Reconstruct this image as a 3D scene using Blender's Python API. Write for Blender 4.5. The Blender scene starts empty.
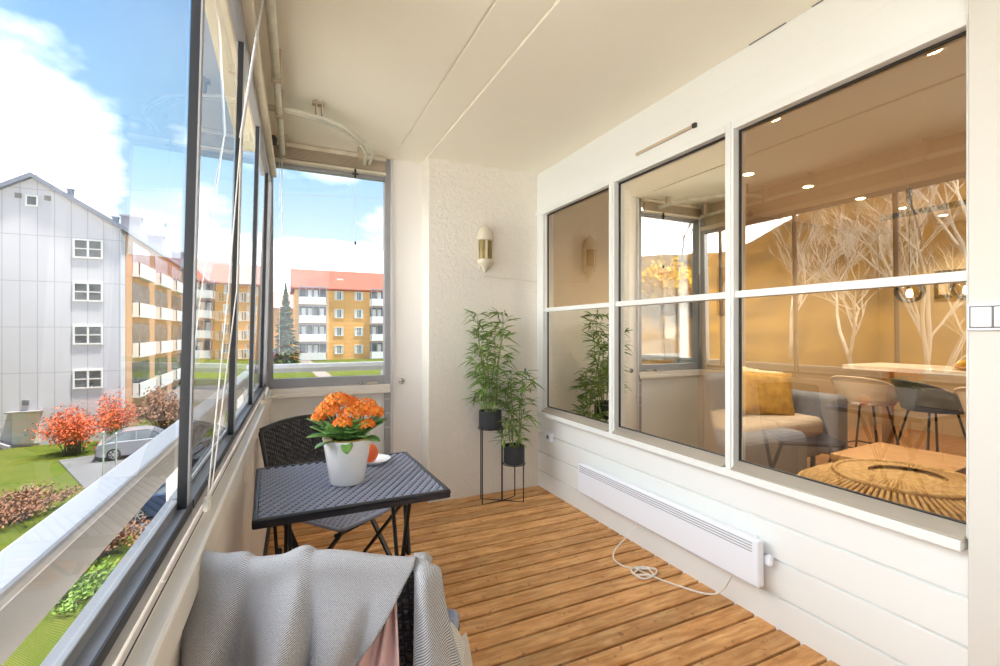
import bpy, math, random
from math import sin, cos, pi, radians, sqrt
from mathutils import Vector, Matrix, Euler
random.seed(11)
C = bpy.context.scene.collection
sc = bpy.context.scene

# ------------------------------------------------------------------ materials
def srgb(r, g, b):
    f = lambda c: (c / 12.92 if c <= .04045 else ((c + .055) / 1.055) ** 2.4)
    return (f(r / 255), f(g / 255), f(b / 255), 1)

def newmat(name):
    m = bpy.data.materials.new(name); m.use_nodes = True
    nt = m.node_tree; b = nt.nodes['Principled BSDF']
    return m, nt, b

def N(nt, typ, **kw):
    n = nt.nodes.new(typ)
    for k, v in kw.items():
        if k in n.inputs: n.inputs[k].default_value = v
        else: setattr(n, k, v)
    return n

def mat(name, col, rough=.5, metal=0, var=.0, vscale=6, bump=0, bscale=80, col2=None, coat=0, spec=.5, stretch=None, trans=0):
    m, nt, b = newmat(name)
    b.inputs['Roughness'].default_value = rough
    b.inputs['Metallic'].default_value = metal
    b.inputs['Specular IOR Level'].default_value = spec
    b.inputs['Coat Weight'].default_value = coat
    b.inputs['Base Color'].default_value = col
    tc = N(nt, 'ShaderNodeTexCoord')
    src = tc.outputs['Object']
    if stretch:
        mp = N(nt, 'ShaderNodeMapping'); mp.inputs['Scale'].default_value = stretch
        nt.links.new(src, mp.inputs['Vector']); src = mp.outputs['Vector']
    if var > 0 or col2:
        nz = N(nt, 'ShaderNodeTexNoise', Scale=vscale, Detail=5.0)
        nt.links.new(src, nz.inputs['Vector'])
        rp = N(nt, 'ShaderNodeValToRGB')
        rp.color_ramp.elements[0].position = .35; rp.color_ramp.elements[1].position = .65
        c2 = col2 or tuple([max(0, c * (1 - var)) for c in col[:3]] + [1])
        rp.color_ramp.elements[0].color = c2; rp.color_ramp.elements[1].color = col
        nt.links.new(nz.outputs['Fac'], rp.inputs['Fac'])
        nt.links.new(rp.outputs['Color'], b.inputs['Base Color'])
    if bump > 0:
        nb = N(nt, 'ShaderNodeTexNoise', Scale=bscale, Detail=4.0)
        nt.links.new(src, nb.inputs['Vector'])
        bp = N(nt, 'ShaderNodeBump', Strength=bump, Distance=.01)
        nt.links.new(nb.outputs['Fac'], bp.inputs['Height'])
        nt.links.new(bp.outputs['Normal'], b.inputs['Normal'])
    return m

def glass(name, tint=(1, 1, 1, 1), gloss=(1, 1, 1, 1), base=.0, blend=.5, scale=1.0):
    m = bpy.data.materials.new(name); m.use_nodes = True
    nt = m.node_tree; nt.nodes.clear()
    o = N(nt, 'ShaderNodeOutputMaterial'); mx = N(nt, 'ShaderNodeMixShader')
    t = N(nt, 'ShaderNodeBsdfTransparent'); g = N(nt, 'ShaderNodeBsdfGlossy')
    t.inputs['Color'].default_value = tint; g.inputs['Color'].default_value = gloss
    g.inputs['Roughness'].default_value = 0.0
    f = N(nt, 'ShaderNodeFresnel', IOR=1.5)
    ma = N(nt, 'ShaderNodeMath', operation='MULTIPLY_ADD', use_clamp=True)
    ma.inputs[1].default_value = scale; ma.inputs[2].default_value = base
    nt.links.new(f.outputs[0], ma.inputs[0])
    nt.links.new(ma.outputs[0], mx.inputs[0]); nt.links.new(t.outputs[0], mx.inputs[1]); nt.links.new(g.outputs[0], mx.inputs[2])
    nt.links.new(mx.outputs[0], o.inputs[0])
    return m

def emis(name, col, s):
    m, nt, b = newmat(name)
    b.inputs['Base Color'].default_value = col
    b.inputs['Emission Color'].default_value = col; b.inputs['Emission Strength'].default_value = s
    return m

M = {}
M['white'] = mat('white paint', srgb(233, 235, 232), .45, var=.03, vscale=3)
M['white_clad'] = mat('white painted boards', srgb(236, 238, 235), .4, var=.03, vscale=2.5, bump=.06, bscale=40, stretch=(1, .15, 1))
M['ceil'] = mat('ceiling paint', srgb(247, 243, 228), .6, var=.03, vscale=1.5)
M['smooth_white'] = mat('smooth white panel', srgb(240, 236, 231), .4, var=.03, vscale=2)
M['parapet'] = mat('beige parapet panel', srgb(236, 226, 216), .5, var=.05, vscale=2)
M['cream'] = mat('aged cream paint', srgb(226, 216, 194), .5, var=.12, vscale=9)
M['sill'] = mat('sill paint', srgb(238, 231, 219), .4, var=.05, vscale=7)
M['tan_trim'] = mat('tan frame', srgb(196, 180, 156), .5, var=.1, vscale=10)
M['alu'] = mat('grey aluminium', srgb(160, 159, 161), .45, metal=.15, var=.08, vscale=8)
M['alu_light'] = mat('pale aluminium', srgb(196, 194, 192), .4, metal=.15, var=.05, vscale=8)
M['gasket'] = mat('black gasket', srgb(34, 32, 33), .5)
M['black_metal'] = mat('black metal', srgb(28, 27, 29), .4, spec=.5)
M['pot_black'] = mat('charcoal pot', srgb(44, 46, 51), .6, var=.15, vscale=20)
M['grey_sill'] = mat('weathered sill', srgb(178, 168, 154), .22, var=.12, vscale=12, stretch=(1, .2, 1))
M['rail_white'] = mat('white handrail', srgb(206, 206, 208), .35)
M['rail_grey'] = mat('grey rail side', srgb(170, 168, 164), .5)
M['tube'] = mat('greenish white tube', srgb(224, 222, 206), .35, var=.18, vscale=14)
M['plastic'] = mat('white plastic', srgb(238, 242, 250), .3, coat=.2)
M['slot'] = mat('dark slot', srgb(120, 118, 116), .7)
M['slot_light'] = mat('pale slot', srgb(168, 168, 170), .7)
M['cable'] = mat('white cable', srgb(240, 234, 224), .45)
M['weave_top'] = mat('woven plastic table', srgb(150, 155, 174), .32, spec=.55, var=.1, vscale=60)  # sky reflection is put into this pale bluish base colour
M['weave_dark'] = mat('woven plastic chair', srgb(46, 45, 50), .42, spec=.5, var=.1, vscale=60)
M['weave_seat'] = mat('woven plastic seat', srgb(136, 140, 158), .34, spec=.55, var=.1, vscale=60)
M['pot_white'] = mat('glazed white pot', srgb(248, 247, 246), .25, coat=.3)
M['orange'] = mat('orange petals', srgb(246, 150, 48), .6, col2=srgb(228, 108, 22), vscale=60)
M['bud'] = mat('yellow buds', srgb(222, 176, 60), .6)
M['leaf_thick'] = mat('succulent leaf', srgb(126, 166, 84), .35, col2=srgb(70, 118, 56), vscale=16)
M['bamboo'] = mat('bamboo leaf', srgb(134, 162, 80), .5, col2=srgb(78, 112, 50), vscale=22)
M['stem'] = mat('green stem', srgb(120, 132, 70), .6)
M['soil'] = mat('soil', srgb(58, 44, 34), .9, bump=.5)
M['terracotta'] = mat('orange glaze', srgb(222, 96, 40), .35, var=.1)
M['brass'] = mat('brass', srgb(190, 164, 92), .35, metal=.6, var=.2, vscale=40)
M['amber_glass'] = mat('amber lantern glass', srgb(150, 128, 60), .25, var=.35, vscale=50, stretch=(1, 1, .3))
M['pink'] = mat('pink cotton', srgb(226, 190, 182), .9, var=.08, vscale=30, bump=.2, bscale=500)
M['chrome'] = mat('chrome', srgb(170, 170, 168), .25, metal=.9)
M['spruce'] = mat('spruce needles', srgb(58, 82, 54), .8, var=.4, vscale=3)

def weave_mat(name, a, b_, freq):
    m, nt, b = newmat(name); b.inputs['Roughness'].default_value = .95; b.inputs['Specular IOR Level'].default_value = .1
    uv = N(nt, 'ShaderNodeUVMap')
    sp = N(nt, 'ShaderNodeSeparateXYZ'); nt.links.new(uv.outputs[0], sp.inputs[0])
    w = N(nt, 'ShaderNodeTexWave', Scale=freq, Distortion=.8, Detail=2.0); w.inputs['Detail Scale'].default_value = 4.0
    w.bands_direction = 'DIAGONAL'
    nt.links.new(uv.outputs[0], w.inputs['Vector'])
    nz = N(nt, 'ShaderNodeTexNoise', Scale=160.0, Detail=3.0); nt.links.new(uv.outputs[0], nz.inputs['Vector'])
    ad = N(nt, 'ShaderNodeMath', operation='MULTIPLY_ADD'); ad.inputs[1].default_value = .55
    nt.links.new(nz.outputs['Fac'], ad.inputs[0])
    ml = N(nt, 'ShaderNodeMath', operation='MULTIPLY'); ml.inputs[1].default_value = .5
    nt.links.new(w.outputs['Fac'], ml.inputs[0]); nt.links.new(ml.outputs[0], ad.inputs[2])
    rp = N(nt, 'ShaderNodeValToRGB'); rp.color_ramp.elements[0].position = .25; rp.color_ramp.elements[1].position = .72
    rp.color_ramp.elements[0].color = a; rp.color_ramp.elements[1].color = b_
    nt.links.new(ad.outputs[0], rp.inputs['Fac']); nt.links.new(rp.outputs['Color'], b.inputs['Base Color'])
    bp = N(nt, 'ShaderNodeBump', Strength=.5, Distance=.002); nt.links.new(ad.outputs[0], bp.inputs['Height'])
    nt.links.new(bp.outputs['Normal'], b.inputs['Normal'])
    return m
M['throw'] = weave_mat('grey woven throw', srgb(96, 94, 97), srgb(208, 206, 205), 42)
M['throw_light'] = weave_mat('pale woven throw', srgb(168, 164, 158), srgb(224, 220, 212), 42)

def stucco():
    m, nt, b = newmat('white stucco'); b.inputs['Roughness'].default_value = .75
    tc = N(nt, 'ShaderNodeTexCoord')
    n1 = N(nt, 'ShaderNodeTexNoise', Scale=22.0, Detail=4.0, Distortion=1.2); n2 = N(nt, 'ShaderNodeTexNoise', Scale=70.0, Detail=3.0)
    nt.links.new(tc.outputs['Object'], n1.inputs['Vector']); nt.links.new(tc.outputs['Object'], n2.inputs['Vector'])
    rp = N(nt, 'ShaderNodeValToRGB'); rp.color_ramp.elements[0].position = .42; rp.color_ramp.elements[1].position = .6
    nt.links.new(n1.outputs['Fac'], rp.inputs['Fac'])
    mx = N(nt, 'ShaderNodeMath', operation='MULTIPLY_ADD'); mx.inputs[1].default_value = .3
    nt.links.new(n2.outputs['Fac'], mx.inputs[0]); nt.links.new(rp.outputs['Color'], mx.inputs[2])
    bp = N(nt, 'ShaderNodeBump', Strength=.4, Distance=.005); nt.links.new(mx.outputs[0], bp.inputs['Height'])
    nt.links.new(bp.outputs['Normal'], b.inputs['Normal'])
    cr = N(nt, 'ShaderNodeValToRGB'); cr.color_ramp.elements[0].color = srgb(228, 222, 210); cr.color_ramp.elements[1].color = srgb(240, 236, 227)
    nt.links.new(n2.outputs['Fac'], cr.inputs['Fac']); nt.links.new(cr.outputs['Color'], b.inputs['Base Color'])
    return m
M['stucco'] = stucco()

def deckmat():
    m, nt, b = newmat('oiled deck boards')
    L = nt.links.new
    tc = N(nt, 'ShaderNodeTexCoord'); sp = N(nt, 'ShaderNodeSeparateXYZ'); L(tc.outputs['Object'], sp.inputs[0])
    s = N(nt, 'ShaderNodeMath', operation='SUBTRACT'); s.inputs[1].default_value = 1.049; L(sp.outputs['Y'], s.inputs[0])
    d = N(nt, 'ShaderNodeMath', operation='DIVIDE'); d.inputs[1].default_value = .0975; L(s.outputs[0], d.inputs[0])
    fl = N(nt, 'ShaderNodeMath', operation='FLOOR'); L(d.outputs[0], fl.inputs[0])
    wn = N(nt, 'ShaderNodeTexWhiteNoise', noise_dimensions='1D'); L(fl.outputs[0], wn.inputs['W'])
    off = N(nt, 'ShaderNodeCombineXYZ'); mu = N(nt, 'ShaderNodeMath', operation='MULTIPLY'); mu.inputs[1].default_value = 9.0
    L(wn.outputs['Value'], mu.inputs[0]); L(mu.outputs[0], off.inputs[0]); L(mu.outputs[0], off.inputs[2])
    va = N(nt, 'ShaderNodeVectorMath', operation='ADD'); L(tc.outputs['Object'], va.inputs[0]); L(off.outputs[0], va.inputs[1])
    mp = N(nt, 'ShaderNodeMapping'); mp.inputs['Scale'].default_value = (2.6, 18, 10); L(va.outputs[0], mp.inputs['Vector'])
    g = N(nt, 'ShaderNodeTexNoise', Scale=2.4, Detail=8.0, Distortion=.6); L(mp.outputs[0], g.inputs['Vector'])
    mp2 = N(nt, 'ShaderNodeMapping'); mp2.inputs['Scale'].default_value = (2.2, 6, 3); L(va.outputs[0], mp2.inputs['Vector'])
    p = N(nt, 'ShaderNodeTexNoise', Scale=2.0, Detail=6.0, Roughness=.65); L(mp2.outputs[0], p.inputs['Vector'])
    r1 = N(nt, 'ShaderNodeValToRGB'); e = r1.color_ramp.elements
    e[0].position = .3; e[0].color = srgb(188, 128, 70); e[1].position = .72; e[1].color = srgb(230, 184, 126)
    x = r1.color_ramp.elements.new(.5); x.color = srgb(211, 156, 98)
    L(g.outputs['Fac'], r1.inputs['Fac'])
    r2 = N(nt, 'ShaderNodeValToRGB'); e = r2.color_ramp.elements
    e[0].position = .38; e[0].color = (.86, .83, .8, 1); e[1].position = .66; e[1].color = (1.14, 1.15, 1.18, 1)
    L(p.outputs['Fac'], r2.inputs['Fac'])
    m1 = N(nt, 'ShaderNodeMixRGB', blend_type='MULTIPLY', Fac=1.0); L(r1.outputs[0], m1.inputs[1]); L(r2.outputs[0], m1.inputs[2])
    mr = N(nt, 'ShaderNodeMapRange'); mr.inputs['To Min'].default_value = .84; mr.inputs['To Max'].default_value = 1.12; L(wn.outputs['Value'], mr.inputs['Value'])
    m2 = N(nt, 'ShaderNodeMixRGB', blend_type='MULTIPLY', Fac=1.0); L(m1.outputs[0], m2.inputs[1]); L(mr.outputs[0], m2.inputs[2])
    # dark scuffs and knots
    vo = N(nt, 'ShaderNodeTexNoise', Scale=34.0, Detail=3.0); L(va.outputs[0], vo.inputs['Vector'])
    r3 = N(nt, 'ShaderNodeValToRGB'); e = r3.color_ramp.elements
    e[0].position = .28; e[0].color = (.5, .45, .42, 1); e[1].position = .37; e[1].color = (1, 1, 1, 1); L(vo.outputs['Fac'], r3.inputs['Fac'])
    m3 = N(nt, 'ShaderNodeMixRGB', blend_type='MULTIPLY', Fac=.8); L(m2.outputs[0], m3.inputs[1]); L(r3.outputs[0], m3.inputs[2])
    L(m3.outputs[0], b.inputs['Base Color'])
    b.inputs['Roughness'].default_value = .55; b.inputs['Specular IOR Level'].default_value = .35
    bp = N(nt, 'ShaderNodeBump', Strength=.15, Distance=.002); L(g.outputs['Fac'], bp.inputs['Height']); L(bp.outputs['Normal'], b.inputs['Normal'])
    return m
M['deck'] = deckmat()
M['deck_gap'] = mat('deck underside', srgb(26, 18, 12), .9)

# ------------------------------------------------------------------ mesh helper
class MB:
    def __init__(s): s.v = []; s.f = []; s.uv = {}
    def add(s, vs, fs):
        n = len(s.v); s.v += [tuple(v) for v in vs]; s.f += [tuple(i + n for i in f) for f in fs]; return s
    def box(s, x0, x1, y0, y1, z0, z1, M_=None):
        vs = [Vector((x, y, z)) for z in (z0, z1) for y in (y0, y1) for x in (x0, x1)]
        if M_ is not None: vs = [M_ @ v for v in vs]
        return s.add(vs, [(0, 2, 3, 1), (4, 5, 7, 6), (0, 1, 5, 4), (2, 6, 7, 3), (0, 4, 6, 2), (1, 3, 7, 5)])
    def bar(s, a, b, w, h=None, up=(0, 0, 1)):
        h = h or w; a = Vector(a); b = Vector(b); d = (b - a).normalized(); u = Vector(up)
        if abs(d.dot(u)) > .98: u = Vector((0, 1, 0))
        r = d.cross(u).normalized(); u = r.cross(d)
        vs = [p + r * (sx * w / 2) + u * (sz * h / 2) for p in (a, b) for sx, sz in ((-1, -1), (1, -1), (1, 1), (-1, 1))]
        return s.add(vs, [(0, 1, 2, 3), (7, 6, 5, 4), (0, 4, 5, 1), (1, 5, 6, 2), (2, 6, 7, 3), (3, 7, 4, 0)])
    def tube(s, pts, r, n=8, caps=True):
        pts = [Vector(p) for p in pts]; rs = r if isinstance(r, (list, tuple)) else [r] * len(pts)
        rings = []; pr = None
        for i, p in enumerate(pts):
            d = (pts[min(i + 1, len(pts) - 1)] - pts[max(i - 1, 0)])
            d = d.normalized() if d.length > 1e-9 else Vector((0, 0, 1))
            if pr is None:
                u = Vector((0, 0, 1)) if abs(d.z) < .9 else Vector((1, 0, 0)); pr = d.cross(u).normalized()
            else: pr = (pr - d * pr.dot(d)).normalized()
            q = d.cross(pr)
            rings.append([p + (pr * cos(2 * pi * k / n) + q * sin(2 * pi * k / n)) * rs[i] for k in range(n)])
        vs = [v for R in rings for v in R]; fs = []
        for i in range(len(pts) - 1):
            for k in range(n):
                a = i * n + k; b = i * n + (k + 1) % n; fs.append((a, b, b + n, a + n))
        if caps: fs.append(tuple(range(n))[::-1]); fs.append(tuple((len(pts) - 1) * n + k for k in range(n)))
        return s.add(vs, fs)
    def lathe(s, prof, c=(0, 0, 0), n=24, ax='z'):
        vs = []; c = Vector(c)
        for r, h in prof:
            for k in range(n):
                a = 2 * pi * k / n
                if ax == 'z': p = (r * cos(a), r * sin(a), h)
                elif ax == 'y': p = (r * cos(a), h, r * sin(a))
                else: p = (h, r * cos(a), r * sin(a))
                vs.append(c + Vector(p))
        fs = []
        for i in range(len(prof) - 1):
            for k in range(n):
                a = i * n + k; b = i * n + (k + 1) % n; fs.append((a, b, b + n, a + n))
        if prof[0][0] > 1e-6: fs.append(tuple(range(n))[::-1])
        if prof[-1][0] > 1e-6: fs.append(tuple((len(prof) - 1) * n + k for k in range(n)))
        return s.add(vs, fs)
    def prism(s, poly, axis, a, b):
        def P(u, v, w): return {'x': (w, u, v), 'y': (u, w, v), 'z': (u, v, w)}[axis]
        n = len(poly); vs = [P(u, v, a) for u, v in poly] + [P(u, v, b) for u, v in poly]
        fs = [tuple(range(n)), tuple(range(2 * n - 1, n - 1, -1))] + [(i, i + n, (i + 1) % n + n, (i + 1) % n) for i in range(n)]
        return s.add(vs, fs)
    def build(s, name, m, parent=None, smooth=False, bevel=0, segs=2, loc=None, rz=0, subsurf=0, solid=0):
        me = bpy.data.meshes.new(name); me.from_pydata(s.v, [], s.f); me.validate(); me.update()
        if isinstance(m, (list, tuple)):
            for x in m: me.materials.append(x)
        else: me.materials.append(m)
        import bmesh
        bm = bmesh.new(); bm.from_mesh(me); bmesh.ops.recalc_face_normals(bm, faces=bm.faces[:])
        bm.to_mesh(me); bm.free()
        o = bpy.data.objects.new(name, me); C.objects.link(o)
        if smooth:
            for p in me.polygons: p.use_smooth = True
        if solid:
            md = o.modifiers.new('solid', 'SOLIDIFY'); md.thickness = solid; md.offset = 0
        if bevel:
            md = o.modifiers.new('bevel', 'BEVEL'); md.width = bevel; md.segments = segs; md.limit_method = 'ANGLE'; md.angle_limit = radians(35)
        if subsurf:
            md = o.modifiers.new('sub', 'SUBSURF'); md.levels = subsurf; md.render_levels = subsurf
        if loc: o.location = loc
        if rz: o.rotation_euler.z = rz
        if parent: o.parent = parent
        return o

def box(name, m, x0, x1, y0, y1, z0, z1, parent=None, bevel=0, **k):
    return MB().box(x0, x1, y0, y1, z0, z1).build(name, m, parent, bevel=bevel, **k)
def struct(o): o['kind'] = 'structure'; return o
def tag(o, label, cat, group=None, kind=None):
    o['label'] = label; o['category'] = cat
    if group: o['group'] = group
    if kind: o['kind'] = kind
    return o
def empty(name, loc=(0, 0, 0), rz=0):
    o = bpy.data.objects.new(name, None); C.objects.link(o); o.location = loc; o.rotation_euler.z = rz; o.empty_display_size = .1
    return o
def thing(name, label, cat, loc=(0, 0, 0), rz=0, group=None): return tag(empty(name, loc, rz), label, cat, group)
def copy_tree(o, parent=None):
    c = o.copy(); C.objects.link(c); c.parent = parent
    for ch in [x for x in o.children]: copy_tree(ch, c)
    return c

H = 1.2
TH = math.atan((500 - 281) / 469.)
cT, sT = cos(TH), sin(TH)
SK = .0296
def gx(y, z=.85): return -.2 + SK * y + .024 * (z - .85)
def sx(x, y): return x + SK * y
YB, YN, ZC = 3.19, -1.5, 2.42      # stucco wall, near end, ceiling

# ------------------------------------------------------------------ floor, ceiling, walls
b = MB(); y = 1.049
while y > YN: y -= .0975
bb = []
while y < 3.36:
    b.box(-.17, 1.84, y + .006, y + .0975 - .006, -.02, 0); y += .0975
struct(b.build('floor', M['deck'], bevel=.004, segs=2))
f2 = struct(box('floor_slab', M['deck_gap'], -.24, 1.9, YN - .1, 3.5, -.1, -.024))

# ceiling: slab with two shallow seams
b = MB()
b.box(-.262, .712, YN - .1, 3.6, ZC, ZC + .12); b.box(.724, .922, YN - .1, 3.6, ZC + .006, ZC + .12)
b.box(.93, 1.95, YN - .1, 3.6, ZC, ZC + .12); b.box(.70, .95, YN - .1, 3.6, ZC + .01, ZC + .12)
struct(b.build('ceiling', M['ceil'], bevel=.004))

# right wall
XR, XG = 1.82, 1.83
b = MB(); z = -.02 - .147 + .129 - .0
zs = [-.02, .129, .276, .423, .570]
for i in range(len(zs) - 1):
    b.prism([(XR, zs[i] + .001), (XR + .05, zs[i]), (XR + .05, zs[i + 1]), (XR + .016, zs[i + 1] - .0), (XR + .014, zs[i + 1] - .006), (XR, zs[i + 1] - .009)], 'y', .655, YB + .02)
struct(b.build('wall_right', M['white_clad'], bevel=.002))
box('wall_backing', M['white'], XR + .045, XR + .12, .6, YB + .2, -.05, .60, parent=bpy.data.objects['wall_right'])
b = MB()  # above the windows
for z0, z1 in ((2.125, 2.2745), (2.275, 2.424)):
    b.prism([(XR - .008, z0), (XR + .06, z0), (XR + .06, z1), (XR - .010, z1)], 'y', .62, YB + .02)
b.box(XR - .025, XR + .06, .62, YB + .01, 2.10, 2.128)
b.build('cladding_above_windows', M['white_clad'], bpy.data.objects['wall_right'], bevel=.002)
b = MB(); b.box(1.785, 1.93, YN, .652, -.05, 2.43)
M['column'] = mat('off white column paint', srgb(214, 212, 205), .5, var=.03, vscale=2)
b.build('board_column', M['column'], bpy.data.objects['wall_right'], bevel=.004)
b = MB(); b.box(XR - .012, XR + .06, 3.06, YB + .02, .57, 2.13)
b.build('corner_board', M['white_clad'], bpy.data.objects['wall_right'], bevel=.002)
# thin dark joint between ceiling and wall where the paint has split
b = MB()
for y0, y1 in ((1.06, 1.10), (1.20, 1.36)): b.bar((1.806, y0, 2.4195), (1.806, y1, 2.4195), .005, .004)
b.build('joint', M['slot'], bpy.data.objects['wall_right'])

# back wall (stucco) and the recessed smooth panel beside it
struct(box('wall_back', M['stucco'], .935, 2.05, YB, YB + .3, -.05, ZC + .02, bevel=.006))
b = MB(); b.box(.70, .96, 3.35, 3.5, -.05, ZC + .02)
struct(b.build('wall_recess', M['smooth_white'], bevel=.003))
k = thing('door_lock', 'small round steel lock on the smooth white wall panel', 'lock', (.83, 3.35, 1.0))
MB().lathe([(.0, -.014), (.012, -.014), (.016, -.010), (.017, 0)], n=20, ax='y').build('lock_ring', M['chrome'], k, smooth=False)
MB().lathe([(.0, -.017), (.006, -.016), (.007, -.01)], n=12, ax='y').build('lock_core', M['slot'], k)
k.location = (.785, 3.35, .845); k.scale = (1.25, 1, 1.25); 

# left parapet
b = MB()
def skew_prism(b, x0, x1, y0, y1, z0, z1):
    vs = [(sx(x, y), y, z) for z in (z0, z1) for y in (y0, y1) for x in (x0, x1)]
    b.add(vs, [(0, 2, 3, 1), (4, 5, 7, 6), (0, 1, 5, 4), (2, 6, 7, 3), (0, 4, 6, 2), (1, 3, 7, 5)]); return b
y = YN
while y < 3.4:
    skew_prism(b, -.20, -.168, y + .002, min(y + .298, 3.42), -.05, .805); y += .30
skew_prism(b, -.205, -.185, YN, 3.42, -.05, .80)
struct(b.build('wall_left', M['parapet'], bevel=.003))
skb = MB(); skew_prism(skb, -.18, -.150, YN, 3.35, -.01, .03)
struct(skb.build('trim_2', M['gasket']))
# sill board and glazing track
t3 = MB(); skew_prism(t3, -.178, -.152, YN, 3.36, .80, .83); skew_prism(t3, -.156, -.149, YN, 3.36, .775, .828)
struct(t3.build('trim_3', M['sill'], bevel=.003))
t4 = MB(); skew_prism(t4, -.186, -.179, YN, 3.36, .79, .815)
struct(t4.build('trim_4', M['gasket']))
# end parapet
struct(box('wall_end', M['white'], -.12, .72, 3.37, 3.45, -.05, .80, bevel=.002))
b = MB(); b.box(-.10, .70, 3.325, 3.46, .80, .83); b.box(-.10, .70, 3.322, 3.332, .77, .80)
struct(b.build('trim_5', M['sill'], bevel=.004))
# near end parapet behind the camera, with a wall added to dim the column
b = MB().box(-.3, .72, YN - .08, YN, -.05, .85).box(.72, 1.95, YN - .08, YN, -.05, 2.43)
struct(b.build('wall_near', M['white']))

# ------------------------------------------------------------------ folding glass panels on the left
GL = glass('clear balcony glass', (.975, .985, .98, 1), (1, 1, 1, 1), base=.005, scale=.7)
def leanbox(b, y0, y1, z0, z1, dx0, dx1):
    vs = [(gx(y, z) + dx, y, z) for z in (z0, z1) for y in (y0, y1) for dx in (dx0, dx1)]
    b.add(vs, [(0, 2, 3, 1), (4, 5, 7, 6), (0, 1, 5, 4), (2, 6, 7, 3), (0, 4, 6, 2), (1, 3, 7, 5)]); return b
ys = [-1.02, -.325, .368, 1.06, 1.75, 2.43, 3.12, 3.30]
ZT = 2.16
for i in range(len(ys) - 1):
    y0, y1 = ys[i], ys[i + 1]
    fr = MB(); leanbox(fr, y0 + .004, y1 - .004, .832, .868, -.016, .014); leanbox(fr, y0 + .004, y1 - .004, ZT - .02, ZT + .02, -.014, .014)
    o = struct(fr.build('window_%d' % (i + 5), M['alu'], bevel=.003))
    r2 = leanbox(MB(), y0 + .006, y1 - .006, .866, .884, -.026, -.006); r2.build('bottom_rail', M['alu_light'], o, bevel=.002)
    g_ = leanbox(MB(), y0 + .006, y1 - .006, .86, .876, .0135, .0165); g_.build('seal', M['gasket'], o)
    gl = MB(); gl.add([(gx(y, z), y, z) for y, z in ((y0 + .01, .86), (y1 - .01, .86), (y1 - .01, ZT), (y0 + .01, ZT))], [(0, 1, 2, 3)])
    gl.build('pane', GL, o)
    e = leanbox(MB(), y0 - .002, y0 + .012, .845, ZT, -.007, .008); e.build('edge_profile', M['gasket'], o)
    e = leanbox(MB(), y1 - .016, y1 - .003, .845, ZT, -.007, .009); e.build('edge_profile', M['gasket'], o)
    leanbox(MB(), y1 - .018, y0 * 0 + y1 + .001, .845, ZT, .009, .012).build('cover_strip', M['alu'], o)
# fascia above the panels and corner post
b = leanbox(MB(), YN, 3.34, ZT + .02, ZC + .005, -.03, .012)
struct(b.build('trim_6', M['tan_trim'], bevel=.004))
b = leanbox(MB(), YN, 3.30, ZT + .015, ZT + .05, .012, .045)
struct(b.build('trim_7', M['cream'], bevel=.004))
b = MB(); leanbox(b, 3.28, 3.36, .80, ZC, -.03, .02)
struct(b.build('trim_8', M['alu'], bevel=.004))

# end window
EY = 3.38
fr = MB()
fr.box(-.085, -.045, EY - .03, EY + .03, .83, ZC); fr.box(.665, .712, EY - .035, EY + .03, .03, ZC)
fr.box(-.05, .67, EY - .025, EY + .025, .832, .892); fr.box(-.05, .67, EY - .025, EY + .025, 2.27, 2.31)
o = struct(fr.build('window_4', M['alu'], bevel=.003))
MB().box(-.046, .666, EY - .004, EY + .004, .885, 2.28).build('pane', glass('clear end glass', (.98, .985, .985, 1), base=.005, scale=.8), o)
fl = MB().box(.704, .722, EY - .045, EY + .0, 0, ZC); fl.build('side_trim', M['rail_white'], o)
for z in (.30, .52, .72, .62): MB().box(.665, .70, EY - .037, EY - .03, z, z + .006).build('joint', M['rail_white'], o)

# pleated blind packed up above the end window
t = thing('window_blind', 'white slatted blind drawn up tight above the end window', 'blind', (0, 0, 0))
box('head_rail', M['cream'], -.05, .665, 3.30, 3.345, 2.385, 2.415, t, bevel=.002)
b = MB()
for k in range(8): b.box(-.045, .66, 3.303, 3.343, 2.315 + k * .0085, 2.320 + k * .0085)
b.build('slats', M['tan_trim'], t)
box('bottom_rail', M['cream'], -.05, .665, 3.298, 3.346, 2.290, 2.308, t, bevel=.003)
MB().box(.45, .462, 3.285, 3.3, 2.24, 2.30).box(.435, .477, 3.288, 3.296, 2.262, 2.272).build('bracket', M['gasket'], t)
MB().tube([(.456, 3.29, 2.25), (.456, 3.29, 1.80)], .0012, 6).build('cord', M['cable'], t)
MB().lathe([(0, 0), (.006, .004), (.007, .015), (.003, .025), (0, .026)], (.456, 3.29, 1.785), 10).build('tassel', M['gasket'], t)
MB().tube([(-.01, 3.29, 2.29), (-.01, 3.29, 1.05)], .0014, 6).build('cord', M['cable'], t)
MB().tube([(.005, 3.285, 2.29), (.006, 3.285, 1.75)], .003, 6).build('wand', M['cable'], t)

# ------------------------------------------------------------------ ceiling rails
t = thing('curved_track', 'curved double white panel track bending under the ceiling', 'track')
def arc_pts(dx, dy):
    base = [(-.155, 2.640), (.01, 2.635), (.10, 2.642), (.19, 2.665), (.28, 2.705), (.36, 2.765), (.42, 2.85), (.485, 2.94), (.53, 3.08), (.545, 3.26)]
    out = []
    for i in range(len(base) - 1):
        for k in range(3):
            u = k / 3; out.append((base[i][0] * (1 - u) + base[i + 1][0] * u + dx, base[i][1] * (1 - u) + base[i + 1][1] * u + dy, 2.335))
    out.append((base[-1][0] + dx, base[-1][1] + dy, 2.335)); return out
MB().tube(arc_pts(0, 0), .011, 10).build('rail', M['tube'], t, smooth=True)
MB().tube(arc_pts(-.032, .024), .011, 10).build('rail', M['tube'], t, smooth=True)
b = MB().box(.165, .172, 2.64, 2.70, 2.345, 2.42).box(.195, .202, 2.64, 2.70, 2.345, 2.42).box(.15, .21, 2.655, 2.69, 2.405, 2.42)
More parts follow.
